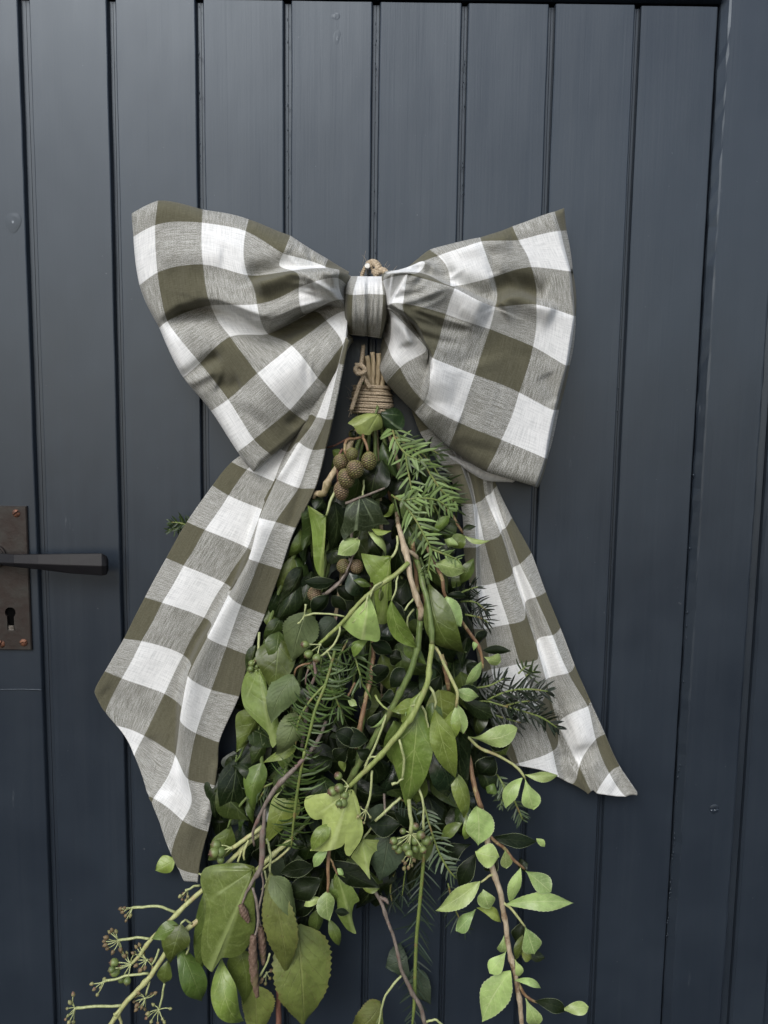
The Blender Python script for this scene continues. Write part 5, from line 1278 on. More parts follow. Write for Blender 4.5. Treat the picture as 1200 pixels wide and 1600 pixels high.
yew(s, 'B2', [[(720, 450, 40), (690, 560, 38), (700, 640, 38)], [(760, 480, 40), (745, 600, 40)]], 30, 'thin', step=6, wid=2.2, seed=29, ang=40, planar=.6)
s = sprig('yew_sprig', 'short yew shoot with pale grey green needles to the right of the berry cluster', 'yew sprig')
yew(s, 'B2', [[(850, 180, 62), (880, 290, 72), (920, 400, 76), (965, 480, 74), (1000, 520, 70)]], 22, 'grey', step=5.4, wid=3.4, seed=31, ang=68, hook=.25, sidesel=0, rad=1.7)
yew(s, 'B2', [[(960, 540, 44), (985, 640, 44), (1040, 760, 42)], [(700, 120, 46), (820, 200, 50)]], 24, 'thin', step=6, wid=2.2, seed=32)
yew(s, 'B3', [[(470, 560, 52), (500, 615, 60), (490, 690, 58)], [(540, 660, 56), (565, 720, 58), (580, 750, 56)], [(500, 600, 58), (520, 660, 58)]], 18, 'grey', step=5, wid=3.2, seed=33)

# --- ivy in the left middle
s = sprig('ivy_sprig', 'ivy sprig with two large smooth leaves halfway down beside the left tail', 'ivy sprig')
leafpoly(s, 'z3', (440, 160), (585, 870), [(450, 140), (400, 140), (345, 165), (310, 225), (285, 320), (284, 410), (305, 500), (350, 570), (420, 640), (480, 700), (520, 740), (545, 790), (552, 840), (580, 890), (640, 800), (640, 700), (620, 600), (580, 500), (540, 400), (520, 300), (510, 220), (490, 160)], 'ivyLp', 64, 80, 4, 8, 11)
leaf(s, 'z3', (640, -130), (580, 420), 330, 'ivy', 'ivy', 74, 82, roll=-12, fold=0.27, bend=.04)
leaf(s, 'z1', (330, 880), (250, 1200), 200, 'ivy', 'ivy', 70, 72, roll=10)
leaf(s, 'z3', (480, 300), (540, 470), 120, 'ivyD', 'ivy', 64)
stem(s, 'p', [(574, 640, 42, 3), (510, 760, 40, 3.4), (445, 900, 40, 3.6), (425, 960, 44, 3.4), (412, 1010, 48, 2.2)], 'green2')
stem(s, 'z1', [(150, 890, 58, 2.2), (150, 990, 62, 2.0), (135, 1100, 64, 2.6)], 'pet', name='fruit_stalk')
bunch(s, 'z3', (438, 20), 66, [(380, 98, 32), (372, 150, 32), (425, 62, 26), (462, 108, 26), (430, 128, 20)])
stem(s, 'z3', [(440, 700, 40, 3), (460, 860, 46, 3.2), (470, 1040, 48, 3.2), (480, 1200, 46, 3.2), (490, 1300, 44, 3)], 'green2')

# --- hornbeam / birch leaves in the left middle
s = sprig('hornbeam_twig', 'grey twig with crinkled saw edged leaves in the left middle of the bunch', 'hornbeam twig')
leaf(s, 'z1', (590, 700), (460, 1165), 300, 'birch', 'bir', 82, 84, roll=8, fold=0.23, bend=.04)
leaf(s, 'z3', (780, 210), (560, 660), 250, 'birch', 'bir', 90, 92, roll=-10, fold=0.30, bend=.05)
leaf(s, 'z3', (800, 560), (600, 950), 220, 'birch', 'bir', 84, 86, roll=12, fold=0.23)
leaf(s, 'z1', (860, 760), (690, 960), 170, 'birchD', 'bir', 66, 64)
stem(s, 'z3', [(940, 95, 88, 1.6), (850, 118, 94, 1.6), (800, 165, 93, 1.4), (780, 212, 91, 1.2)], 'red', name='leaf_stalk')
stem(s, 'z3', [(960, 80, 88, 2.2), (975, 210, 90, 2.3), (930, 330, 88, 2.2), (905, 450, 84, 2.4), (885, 600, 80, 2.8), (870, 760, 78, 2.8), (850, 880, 78, 2.6)], 'grey')
stem(s, 'z3', [(945, 100, 88, 1.4), (890, 200, 90, 1.3), (885, 300, 88, 1.0)], 'grey', name='twig')
stem(s, 'z1', [(880, 740, 62, 1.5), (830, 840, 64, 1.5), (790, 900, 64, 1.3)], 'grey', name='twig')

# --- pale leaf between
s = sprig('ivy_sprig', 'ivy sprig with a broad notched leaf behind the grey forked twig', 'ivy sprig')
leaf(s, 'z3', (800, 880), (480, 1040), 110, 'ivyL', 'ivy', 78, 80, roll=-20, fold=0.10, bend=.06)
leaf(s, 'z3', (720, 830), (760, 940), 80, 'ivyL', 'ell', 74)
leaf(s, 'z5', (830, 330), (570, 830), 250, 'ivyL', 'ivy', 72, 76, roll=10, fold=0.23, bend=.04)
leaf(s, 'z5', (900, 210), (720, 270), 90, 'birch', 'ell', 76, 78, roll=20)
leaf(s, 'z5', (540, 70), (470, 520), 190, 'ivy', 'ivy', 50, 46, roll=-15)
leaf(s, 'z5', (400, 400), (450, 640), 70, 'ivy', 'long', 44, 44)
leaf(s, 'z5', (300, 40), (180, 640), 300, 'ivyD', 'ivy', 40, 36, fold=0.19, roll=5)
leaf(s, 'z5', (240, 660), (30, 980), 200, 'ivy', 'long', 44, 40, roll=20, fold=0.28)
leaf(s, 'z5', (340, 520), (250, 660), 90, 'birchD', 'ell', 40)
stem(s, 'z5', [(540, 300, 50, 2.2), (430, 370, 52, 2.3), (330, 470, 52, 2.2), (250, 590, 50, 2.0), (215, 680, 48, 1.6)], 'green2', name='leaf_stalk')
stem(s, 'z3', [(350, 820, 44, 1.6), (290, 930, 44, 1.7), (235, 1020, 42, 1.5)], 'green2', name='leaf_stalk')
stem(s, 'z5', [(300, 0, 42, 1.6), (290, 60, 42, 1.5)], 'green2', name='leaf_stalk')
stem(s, 'p', [(578, 640, 40, 3), (540, 800, 38, 3.2), (480, 1000, 40, 3.2), (455, 1150, 52, 3), (440, 1240, 60, 2.6)], 'green2')

# --- dark curled serrated sprig in the middle
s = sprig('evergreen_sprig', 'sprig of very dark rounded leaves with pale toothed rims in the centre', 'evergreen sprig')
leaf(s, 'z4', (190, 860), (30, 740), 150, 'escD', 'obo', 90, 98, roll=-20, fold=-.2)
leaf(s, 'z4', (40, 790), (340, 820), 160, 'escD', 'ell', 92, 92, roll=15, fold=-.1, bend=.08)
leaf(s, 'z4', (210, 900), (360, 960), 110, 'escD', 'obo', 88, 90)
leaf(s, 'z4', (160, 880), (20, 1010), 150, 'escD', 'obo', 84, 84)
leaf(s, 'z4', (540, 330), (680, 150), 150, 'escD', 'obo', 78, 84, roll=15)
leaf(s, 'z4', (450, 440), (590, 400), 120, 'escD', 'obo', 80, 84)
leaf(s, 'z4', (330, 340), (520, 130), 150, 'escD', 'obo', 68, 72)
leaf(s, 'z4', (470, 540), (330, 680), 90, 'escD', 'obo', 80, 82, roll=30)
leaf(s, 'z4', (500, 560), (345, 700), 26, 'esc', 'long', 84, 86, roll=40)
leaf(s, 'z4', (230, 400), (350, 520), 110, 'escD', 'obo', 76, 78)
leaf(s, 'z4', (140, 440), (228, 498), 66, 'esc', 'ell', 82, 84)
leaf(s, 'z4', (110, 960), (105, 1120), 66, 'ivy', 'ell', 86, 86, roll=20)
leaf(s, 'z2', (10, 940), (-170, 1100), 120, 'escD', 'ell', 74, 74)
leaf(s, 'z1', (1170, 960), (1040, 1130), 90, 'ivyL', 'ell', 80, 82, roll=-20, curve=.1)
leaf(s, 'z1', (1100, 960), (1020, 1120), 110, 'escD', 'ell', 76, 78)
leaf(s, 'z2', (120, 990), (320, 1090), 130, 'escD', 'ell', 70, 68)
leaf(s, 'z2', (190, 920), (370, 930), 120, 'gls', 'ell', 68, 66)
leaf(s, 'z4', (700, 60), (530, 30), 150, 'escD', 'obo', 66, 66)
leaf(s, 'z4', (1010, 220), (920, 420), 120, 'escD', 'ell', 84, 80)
bound(s, (566, 548, 46), 'z4', (380, 60, 60, 3.2), 'red', 3.6, 12, via=[(574, 668, 16)])
stem(s, 'z4', [(380, 40, 60, 3.2), (350, 250, 70, 3.4), (310, 430, 76, 3.6), (280, 600, 80, 3.8), (250, 740, 82, 3.4), (220, 900, 82, 2.8)], 'red')
stem(s, 'z4', [(210, 280, 74, 1.8), (170, 360, 78, 1.8), (140, 410, 80, 1.6)], 'red', name='twig')
stem(s, 'z4', [(400, 400, 74, 1.8), (440, 470, 80, 1.7), (530, 545, 86, 1.5)], 'green', name='twig')

# --- dark curled leaves at the bottom centre
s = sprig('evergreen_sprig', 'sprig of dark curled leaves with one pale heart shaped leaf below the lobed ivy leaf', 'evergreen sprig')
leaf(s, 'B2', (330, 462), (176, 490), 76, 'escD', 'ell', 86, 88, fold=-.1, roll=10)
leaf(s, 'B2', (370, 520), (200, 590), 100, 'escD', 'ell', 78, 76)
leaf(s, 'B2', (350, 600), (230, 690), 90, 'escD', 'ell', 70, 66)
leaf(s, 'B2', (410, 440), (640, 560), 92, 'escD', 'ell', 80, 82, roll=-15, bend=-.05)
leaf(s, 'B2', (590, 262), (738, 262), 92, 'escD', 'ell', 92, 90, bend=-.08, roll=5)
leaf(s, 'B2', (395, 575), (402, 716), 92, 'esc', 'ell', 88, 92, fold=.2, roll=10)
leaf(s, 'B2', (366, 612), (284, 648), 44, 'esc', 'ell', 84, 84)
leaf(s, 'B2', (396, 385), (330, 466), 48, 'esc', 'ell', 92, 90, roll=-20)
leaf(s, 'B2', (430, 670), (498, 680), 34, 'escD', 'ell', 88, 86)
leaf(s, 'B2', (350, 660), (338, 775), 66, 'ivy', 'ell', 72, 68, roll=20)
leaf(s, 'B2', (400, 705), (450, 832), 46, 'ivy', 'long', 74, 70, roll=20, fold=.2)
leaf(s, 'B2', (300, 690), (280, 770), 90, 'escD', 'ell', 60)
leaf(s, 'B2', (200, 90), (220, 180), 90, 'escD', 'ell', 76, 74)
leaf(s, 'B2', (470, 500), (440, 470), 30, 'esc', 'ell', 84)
stem(s, 'B2', [(420, 300, 74, 2.6), (405, 380, 82, 2.8), (398, 470, 86, 2.8), (396, 580, 88, 2.2)], 'red')
stem(s, 'B2', [(405, 420, 84, 1.5), (430, 480, 86, 1.5), (445, 500, 86, 1.2)], 'red', name='twig')

# --- ivy at bottom centre
s = sprig('ivy_sprig', 'ivy sprig with pale pointed leaves at the bottom centre, left of the berry cluster', 'ivy sprig')
leafpoly(s, 'z6', (392, 798), (460, 1160), [(400, 785), (470, 790), (585, 795), (583, 850), (572, 926), (545, 900), (510, 910), (480, 960), (462, 1040), (465, 1100), (470, 1166), (420, 1100), (370, 1040), (320, 990), (290, 950), (340, 900), (380, 840)], 'ivyPp', 86, 84, 3, 8, 8)
leafpoly(s, 'B2', (440, 495), (525, 775), [(440, 485), (490, 525), (520, 570), (545, 620), (520, 640), (510, 690), (520, 740), (529, 778), (490, 760), (460, 720), (440, 680), (455, 640), (440, 590), (420, 540)], 'ivyLp', 82, 76, 3, 8, 9)
leaf(s, 'B2', (420, 520), (450, 640), 90, 'ivy', 'ell', 76)
leaf(s, 'B2', (560, 560), (640, 565), 40, 'ivyL', 'ell', 78)
stem(s, 'p', [(584, 640, 42, 3), (590, 820, 46, 3.2), (580, 1020, 50, 3.4), (560, 1180, 60, 3), (548, 1300, 70, 2.4)], 'green2')
stem(s, 'z6', [(540, 620, 80, 1.6), (450, 720, 82, 1.6), (400, 790, 84, 1.4)], 'pet', name='leaf_stalk')

s = sprig('hornbeam_twig', 'dull grey green ribbed leaf with a nibbled hole behind the berry cluster', 'hornbeam leaf')
leaf(s, 'z6', (640, 760), (560, 1180), 330, 'birchD', 'bir', 76, 72, fold=0.19, roll=5)
leaf(s, 'z6', (520, 470), (600, 640), 170, 'birchD', 'bir', 70, 68)
stem(s, 'p', [(600, 1240, 64, 2.0), (605, 1290, 72, 1.8), (607, 1308, 76, 1.4)], 'grey')

# --- bottom left ivy with flower heads
s = sprig('ivy_sprig', 'ivy shoot at lower left, upper of two yellow stems, with a broad smooth leaf', 'ivy sprig')
stem(s, 'z5', [(830, 560, 60, 2.8), (640, 700, 66, 3.2), (540, 690, 72, 2.8)], 'green2', name='stem')
stem(s, 'B1', [(990, 275, 76, 3.2), (920, 325, 82, 3.4), (845, 378, 84, 3.2)], 'yel')
stem(s, 'B1', [(990, 300, 72, 3.0), (920, 355, 76, 3.2), (850, 425, 76, 3.2), (780, 500, 70, 3.4), (710, 570, 74, 3.6), (640, 635, 78, 3.6), (580, 692, 80, 3.5), (520, 755, 80, 3.4), (465, 805, 80, 3.2), (420, 870, 80, 3.0), (375, 920, 80, 2.4)], 'yel')
stem(s, 'B1', [(925, 340, 84, 1.8), (905, 390, 88, 1.8), (905, 430, 88, 1.7)], 'yel', name='side_shoot')
stem(s, 'B1', [(895, 385, 80, 1.6), (875, 440, 82, 1.6)], 'yel', name='side_shoot')
bunch(s, 'B1', (845, 375), 86, [(774, 360, 23), (765, 396, 24), (793, 393, 26), (795, 430, 18)])
leafpoly(s, 'B1', (945, 478), (752, 955), [(958, 470), (930, 455), (880, 445), (820, 447), (760, 455), (720, 470), (702, 500), (700, 540), (712, 590), (725, 640), (722, 700), (710, 760), (702, 820), (703, 880), (715, 920), (740, 948), (755, 956), (765, 940), (785, 910), (800, 890), (840, 890), (880, 880), (920, 840), (945, 790), (958, 730), (955, 660), (950, 600), (956, 540)], 'ivyLp', 96, 98, 6, 12, 10)
leaf(s, 'B1', (715, 590), (690, 960), 105, 'ivy', 'long', 82, 76, roll=-10)
leaf(s, 'B1', (580, 425), (488, 480), 84, 'ivyL', 'ell', 14, 20, fold=0.19)
stem(s, 'B1', [(760, 520, 58, 1.7), (680, 490, 24, 1.6), (620, 440, 14, 1.5), (578, 425, 14, 1.3)], 'pet', name='leaf_stalk')
stem(s, 'B1', [(585, 678, 80, 2.0), (520, 652, 82, 2.0), (450, 650, 82, 2.0), (385, 654, 82, 2.2)], 'pet', name='flower_stalk')
umbel(s, 'B1', (382, 655), 82, [(326, 660), (335, 675), (350, 692), (352, 714), (372, 690), (345, 655)], True, rb=2.8)
stem(s, 'B1', [(465, 800, 80, 1.9), (400, 797, 82, 1.9), (320, 806, 84, 2.0)], 'pet', name='flower_stalk')
umbel(s, 'B1', (316, 806), 84, [(260, 795), (275, 770), (305, 768), (255, 830), (265, 845), (290, 862), (325, 850), (250, 812), (330, 858), (345, 880), (285, 760)], True, rb=3.2)
bunch(s, 'B1', (372, 922), 82, [(296, 912, 21), (300, 955, 24), (284, 945, 16), (330, 990, 18), (357, 998, 18)])
umbel(s, 'B1', (372, 918), 80, [(340, 880), (355, 868), (390, 870), (335, 1000), (320, 930)], rb=3)
stem(s, 'B1', [(700, 550, 76, 1.7), (665, 558, 80, 1.7), (635, 572, 82, 1.6)], 'pet', name='flower_stalk')
umbel(s, 'B1', (633, 573), 82, [(605, 600), (615, 615), (632, 620), (640, 602), (622, 590)], rb=2.6)

s = sprig('ivy_sprig', 'ivy shoot at lower left, lower of two yellow stems, reaching the bottom edge', 'ivy sprig')
stem(s, 'z5', [(1000, 560, 54, 3.0), (900, 690, 60, 3.4), (800, 780, 66, 3.4)], 'green2', name='stem')
stem(s, 'B1', [(1140, 320, 66, 3.6), (1060, 390, 72, 3.6), (985, 460, 76, 3.6), (900, 530, 74, 3.6), (800, 620, 72, 3.8), (720, 688, 76, 4.0), (660, 735, 82, 4.0), (590, 810, 84, 4.0), (520, 890, 84, 3.9), (460, 975, 84, 3.9), (400, 1045, 84, 3.8), (345, 1105, 84, 3.8), (300, 1170, 82, 3.6), (265, 1225, 80, 3.4)], 'yel')
stem(s, 'B1', [(1120, 370, 72, 1.8), (1060, 425, 78, 1.8), (990, 478, 78, 1.7)], 'yel', name='side_shoot')
leaf(s, 'B1', (608, 735), (560, 910), 128, 'ivy', 'ivy', 92, 90, fold=0.28, bend=.08, roll=-8)
leaf(s, 'B1', (600, 745), (470, 800), 80, 'ivy', 'ivy', 92, 90, bend=.06)
leaf(s, 'B1', (545, 905), (530, 1012), 66, 'ivy', 'ell', 88, 84)
leaf(s, 'B1', (600, 830), (706, 1094), 112, 'ivy', 'long', 82, 76, roll=15, fold=.25, curve=.06)
stem(s, 'B1', [(660, 730, 84, 1.6), (620, 715, 90, 1.6), (606, 735, 92, 1.4)], 'pet', name='leaf_stalk')
stem(s, 'B1', [(640, 770, 82, 1.6), (645, 830, 86, 1.4), (634, 872, 86, 1.8)], 'pet', name='leaf_stalk')
stem(s, 'B1', [(455, 962, 84, 1.9), (350, 975, 86, 1.8), (255, 998, 88, 2.0)], 'pet', name='flower_stalk')
umbel(s, 'B1', (250, 1000), 88, [(192, 1012), (203, 1036), (217, 1062), (250, 990), (232, 1030)], rb=3.0)
stem(s, 'B1', [(335, 1113, 84, 2.2), (225, 1118, 86, 2.0), (118, 1126, 88, 2.2)], 'pet', name='flower_stalk')
umbel(s, 'B1', (114, 1126), 88, [(104, 1062), (76, 1128), (68, 1178), (84, 1192), (105, 1190), (90, 1100), (80, 1160)], rb=3.0)
stem(s, 'B1', [(505, 850, 84, 1.6), (490, 890, 84, 1.6), (470, 925, 84, 1.4)], 'pet', name='flower_stalk')
umbel(s, 'B1', (450, 900), 80, [(400, 840), (415, 830), (385, 868), (440, 935), (420, 945), (470, 900), (430, 870), (400, 925), (480, 940), (395, 900)], True, rb=3.4)
stem(s, 'B1', [(460, 960, 82, 1.5), (455, 1010, 82, 1.5), (445, 1065, 82, 1.6)], 'pet', name='flower_stalk')
umbel(s, 'B1', (440, 1080), 82, [(395, 1070), (390, 1095), (405, 1110), (425, 1120), (470, 1060), (488, 1055), (410, 1055), (400, 1130), (440, 1130)], True, rb=3.4)
stem(s, 'B1', [(530, 1010, 84, 1.6), (520, 1070, 84, 1.6), (508, 1125, 84, 1.8)], 'pet', name='flower_stalk')
umbel(s, 'B1', (505, 1132), 84, [(455, 1150), (447, 1172), (470, 1188), (500, 1195), (522, 1176), (558, 1128), (480, 1110), (530, 1190)], rb=3.0)
stem(s, 'B1', [(325, 1130, 84, 2.2), (300, 1160, 86, 2.2), (296, 1150, 86, 1.6)], 'yel', name='side_shoot')
stem(s, 'B1', [(318, 1150, 82, 2.2), (328, 1200, 80, 2.2), (330, 1230, 80, 2)], 'yel', name='side_shoot')

# --- big mottled leaves and catkins, bottom left centre
s = sprig('hornbeam_twig', 'twig with a long yellowing leaf and a large mottled leaf at the very bottom', 'hornbeam twig')
leaf(s, 'B1', (1025, 490), (1105, 966), 140, 'mot', 'long', 92, 88, fold=.2, roll=-15, bend=.06, curve=-.06)
leaf(s, 'B1', (1030, 505), (1135, 720), 90, 'birch', 'bir', 94, 92, roll=25, fold=0.19)
leaf(s, 'B2', (255, 735), (285, 1215), 262, 'mot', 'bir', 78, 72, fold=0.23, bend=.05)
leaf(s, 'B1', (955, 1020), (965, 1290), 150, 'mot', 'bir', 66, 64, fold=.2)
leaf(s, 'B1', (800, 890), (905, 1186), 112, 'ivyL', 'long', 78, 80, roll=-15, fold=.3)
leaf(s, 'B1', (880, 850), (900, 1110), 130, 'ivy', 'ivy', 70, 68, roll=15, fold=.2)
leaf(s, 'B1', (1050, 380), (1040, 560), 110, 'birchD', 'ell', 72)
stem(s, 'B1', [(1010, 330, 86, 1.8), (1030, 400, 92, 2.0), (1026, 490, 93, 1.6)], 'pet', name='leaf_stalk')
stem(s, 'B1', [(1000, 480, 86, 1.4), (1010, 540, 88, 1.6), (985, 570, 88, 1.5)], 'pet', name='leaf_stalk')
stem(s, 'B1', [(1090, 560, 60, 2.4), (1080, 800, 60, 2.4), (1070, 1000, 56, 4), (1065, 1250, 50, 5)], 'pur')

s = sprig('alder_twig', 'grey forked twig with slim brown catkins dangling at the lower left', 'alder twig')
stem(s, '8', [(420, 560, 78, 2.4), (380, 650, 86, 2.8), (300, 750, 98, 3.2), (205, 848, 104, 3.6), (130, 950, 102, 3.0), (85, 1050, 98, 2.4), (72, 1090, 96, 2.0), (82, 1145, 94, 1.6)], 'grey')
stem(s, 'B1', [(1000, 180, 100, 2.4), (996, 260, 102, 3.0), (990, 350, 102, 4.2), (985, 430, 102, 4.4), (975, 480, 102, 3.6), (930, 560, 102, 2.2), (905, 610, 102, 1.8), (893, 645, 102, 1.6)], 'grey', name='twig')
stem(s, 'B1', [(945, 560, 102, 1.8), (962, 630, 104, 2.2), (972, 700, 104, 2.2), (965, 760, 104, 1.8), (950, 800, 104, 1.8)], 'grey', name='twig')
stem(s, 'B1', [(985, 480, 102, 1.6), (992, 560, 102, 1.5), (968, 690, 102, 1.6)], 'grey', name='twig')
stem(s, 'B1', [(970, 700, 103, 1.6), (985, 740, 100, 1.6)], 'grey', name='twig')
stem(s, 'B1', [(1025, 870, 98, 1.6), (1000, 930, 98, 1.5), (978, 975, 98, 1.8)], 'pet', name='twig')
catkin(s, 'B1', [(888, 640), (905, 680), (926, 722)], 5.6, 104)
catkin(s, 'B1', [(948, 785), (945, 870), (952, 980), (966, 1072)], 6.2, 106)
catkin(s, 'B1', [(980, 745), (988, 820), (995, 920)], 5.6, 96)
umbel(s, 'B1', (1010, 960), 90, [(990, 990), (1005, 1010), (1025, 985), (1030, 950), (985, 1000)], True, rb=3)

# --- grey twig, bottom centre
s = sprig('bare_twig', 'thin grey twig with dull ragged leaves slanting down to the bottom edge', 'twig')
stem(s, 'B2', [(618, 576, 60, 2.6), (650, 640, 64, 2.8), (690, 750, 66, 2.6), (725, 860, 66, 2.5), (745, 960, 66, 3.0), (790, 1050, 64, 3.2), (830, 1120, 64, 3.4), (850, 1190, 62, 3.8), (880, 1240, 60, 3.4)], 'grey')
stem(s, 'B2', [(640, 600, 62, 2.6), (665, 620, 64, 3.0), (682, 638, 64, 1.4)], 'grey', name='spur')
stem(s, 'B2', [(742, 975, 66, 1.8), (700, 1020, 70, 1.9), (660, 1090, 70, 1.7), (640, 1180, 68, 1.5), (630, 1230, 66, 1.2)], 'pet', name='leaf_stalk')
stem(s, 'B2', [(860, 1190, 64, 2.0), (900, 1180, 66, 1.8), (935, 1205, 66, 1.6)], 'pet', name='leaf_stalk')
leaf(s, 'B2', (770, 890), (668, 930), 150, 'birchD', 'bir', 20, 18, roll=10)
leaf(s, 'B2', (800, 960), (880, 1110), 110, 'birchD', 'bir', 20, 18)
leaf(s, 'B2', (645, 1105), (510, 1200), 110, 'mot', 'bir', 50, 46, roll=20)
leaf(s, 'B2', (640, 1130), (620, 1230), 60, 'ivy', 'ell', 52)

# --- right side: round bright leaves
s = sprig('evergreen_sprig', 'sprig with two rounded bright green leaves over the left edge of the right tail', 'evergreen sprig')
leaf(s, 'z2', (725, 240), (1005, 320), 180, 'esc', 'ell', 86, 84, roll=-12, fold=0.23, bend=.08)
leaf(s, 'z2', (822, 548), (960, 835), 215, 'esc', 'ell', 82, 84, roll=8, fold=0.19, bend=.06, curve=.05)
leaf(s, 'z2', (1080, 200), (960, 430), 110, 'ivy', 'ell', 62, 60, roll=20)
leaf(s, 'z2', (1000, 350), (880, 470), 110, 'ivy', 'ell', 56, 54)
leaf(s, 'z2', (820, 545), (1020, 555), 60, 'escD', 'ell', 66, 62)
leaf(s, 'z2', (1200, 870), (1090, 1000), 100, 'escD', 'ell', 58, 58, roll=30, curve=.1)
leaf(s, '7', (1003, 1128), (1136, 1132), 42, 'escD', 'ell', 62, 60, bend=-.06)
leaf(s, '7', (1010, 1160), (1088, 1178), 62, 'esc', 'obo', 66, 66, roll=-15)
leaf(s, 'B3', (408, 85), (335, 195), 42, 'esc', 'long', 66, 66, roll=40, curve=.15)
leaf(s, 'z2', (1100, 960), (1080, 1060), 50, 'esc', 'long', 64)
leaf(s, 'B3', (405, 100), (350, 160), 70, 'ivyD', 'ell', 56)
leaf(s, '7', (845, 645), (855, 600), 70, 'esc', 'ell', 66, 70)
leaf(s, '7', (918, 590), (850, 640), 70, 'ivy', 'ell', 64, 66, roll=10, fold=0.19)
leaf(s, '7', (915, 590), (1040, 612), 26, 'esc', 'long', 60, 58, curve=.14, roll=30)
leaf(s, '7', (910, 565), (972, 548), 30, 'ivyD', 'long', 62, 60, curve=-.1, roll=20)
leaf(s, '7', (845, 498), (768, 592), 46, 'ivyL', 'long', 66, 64, roll=25)
leaf(s, '7', (870, 620), (830, 700), 60, 'ivyD', 'ell', 52)
stem(s, '7', [(790, 430, 60, 1.6), (850, 490, 64, 2.0), (890, 545, 64, 2.0), (910, 580, 62, 1.6)], 'red', name='twig')
stem(s, '7', [(740, 640, 70, 2.4), (790, 740, 80, 2.6), (815, 805, 82, 3.0), (822, 860, 82, 2.6), (860, 930, 74, 2.2), (910, 1000, 66, 2.4), (950, 1060, 66, 2.6), (985, 1110, 66, 2.6), (1000, 1170, 66, 2.4), (1002, 1210, 66, 2.0)], 'red')

s = sprig('evergreen_sprig', 'slender sprig with pale straw stem and three small bright leaves right of the centre stems', 'evergreen sprig')
stem(s, 'B3', [(203, 22, 98, 2.2), (232, 50, 102, 2.2), (258, 115, 104, 2.4), (290, 185, 104, 2.6), (302, 220, 104, 2.4), (300, 280, 102, 2.0)], 'yel')
stem(s, 'B3', [(240, 60, 84, 3.0), (262, 140, 86, 3.4), (270, 210, 84, 3.2)], 'red', name='twig')
leaf(s, 'B3', (300, 208), (396, 236), 50, 'esc', 'ell', 92, 88, roll=-20, fold=.2)
leaf(s, 'B3', (306, 270), (330, 392), 70, 'esc', 'ell', 96, 94, roll=12, fold=0.19)
leaf(s, 'B3', (300, 285), (275, 430), 66, 'ivyL', 'long', 92, 86, roll=-15, fold=.2)
leaf(s, 'B3', (330, 250), (470, 320), 66, 'ivyD', 'ell', 62, 58)
leaf(s, 'B3', (320, 195), (400, 215), 40, 'escD', 'ell', 80)
bound(s, (582, 550, 56), '7', (755, 840, 70, 2.6), 'green2', 3.4, 10, via=[(584, 668, 14)])
stem(s, '7', [(755, 840, 70, 2.6), (762, 950, 84, 2.4), (768, 1060, 94, 2.2), (770, 1100, 98, 2.2)], 'green2')

s = sprig('evergreen_sprig', 'small side sprig with paired bright leaves just below the hem of the right tail', 'evergreen sprig')
stem(s, 'B3', [(345, 400, 76, 2.0), (400, 450, 76, 2.2), (470, 480, 76, 2.2), (530, 515, 76, 2.0), (570, 548, 76, 2.2), (588, 578, 76, 1.6)], 'yel')
leaf(s, 'B3', (350, 400), (556, 368), 82, 'esc', 'obo', 82, 80, bend=.10, roll=-20, fold=.2, curve=.05)
leaf(s, 'B3', (588, 560), (726, 562), 40, 'esc', 'ell', 76, 72, roll=30, curve=.12, bend=.05)
leaf(s, 'B3', (577, 575), (508, 702), 60, 'esc', 'ell', 78, 80, roll=-20, fold=.2)
leaf(s, 'B3', (588, 580), (622, 706), 78, 'esc', 'obo', 80, 82, roll=8, fold=0.23)
leaf(s, 'B3', (470, 420), (510, 480), 90, 'ivy', 'ell', 64, 60)
leaf(s, 'B3', (460, 490), (395, 560), 90, 'escD', 'ell', 62, 58)
leaf(s, 'B3', (430, 420), (520, 440), 60, 'escD', 'ell', 60)
leaf(s, 'B3', (395, 520), (440, 640), 70, 'ivyD', 'ell', 54)
leaf(s, 'B3', (460, 600), (430, 640), 50, 'ivy', 'ell', 60)

s = sprig('evergreen_sprig', 'long drooping sprig of small pale leaves along a straw coloured stem at lower right', 'evergreen sprig')
bound(s, (574, 556, 54), 'B3', (350, 470, 66, 3.6), 'red', 3.6, 10, via=[(576, 668, 14)])
stem(s, 'B3', [(350, 470, 66, 3.6), (368, 560, 74, 3.8), (388, 650, 80, 4.0), (405, 700, 82, 4.0)], 'red')
stem(s, 'B3', [(405, 700, 82, 4.0), (428, 820, 84, 4.6), (455, 960, 84, 4.6), (485, 1050, 82, 4.3), (505, 1180, 80, 4.0), (530, 1330, 76, 4.2), (552, 1430, 74, 3.8), (568, 1530, 72, 3.8), (578, 1640, 70, 3.4)], 'tan')
stem(s, 'B3', [(435, 808, 84, 2.6), (490, 860, 82, 2.6), (545, 920, 80, 2.4), (585, 955, 78, 1.8)], 'red', name='side_shoot')
stem(s, 'B3', [(490, 1090, 82, 2.0), (540, 1130, 84, 2.0), (588, 1195, 84, 1.6)], 'yel', name='side_shoot')
stem(s, 'B3', [(470, 990, 84, 1.8), (440, 980, 86, 1.8), (405, 1010, 86, 1.4)], 'yel', name='side_shoot')
stem(s, 'B3', [(545, 1400, 74, 2.6), (590, 1480, 72, 2.4), (640, 1510, 72, 1.8)], 'red', name='side_shoot')
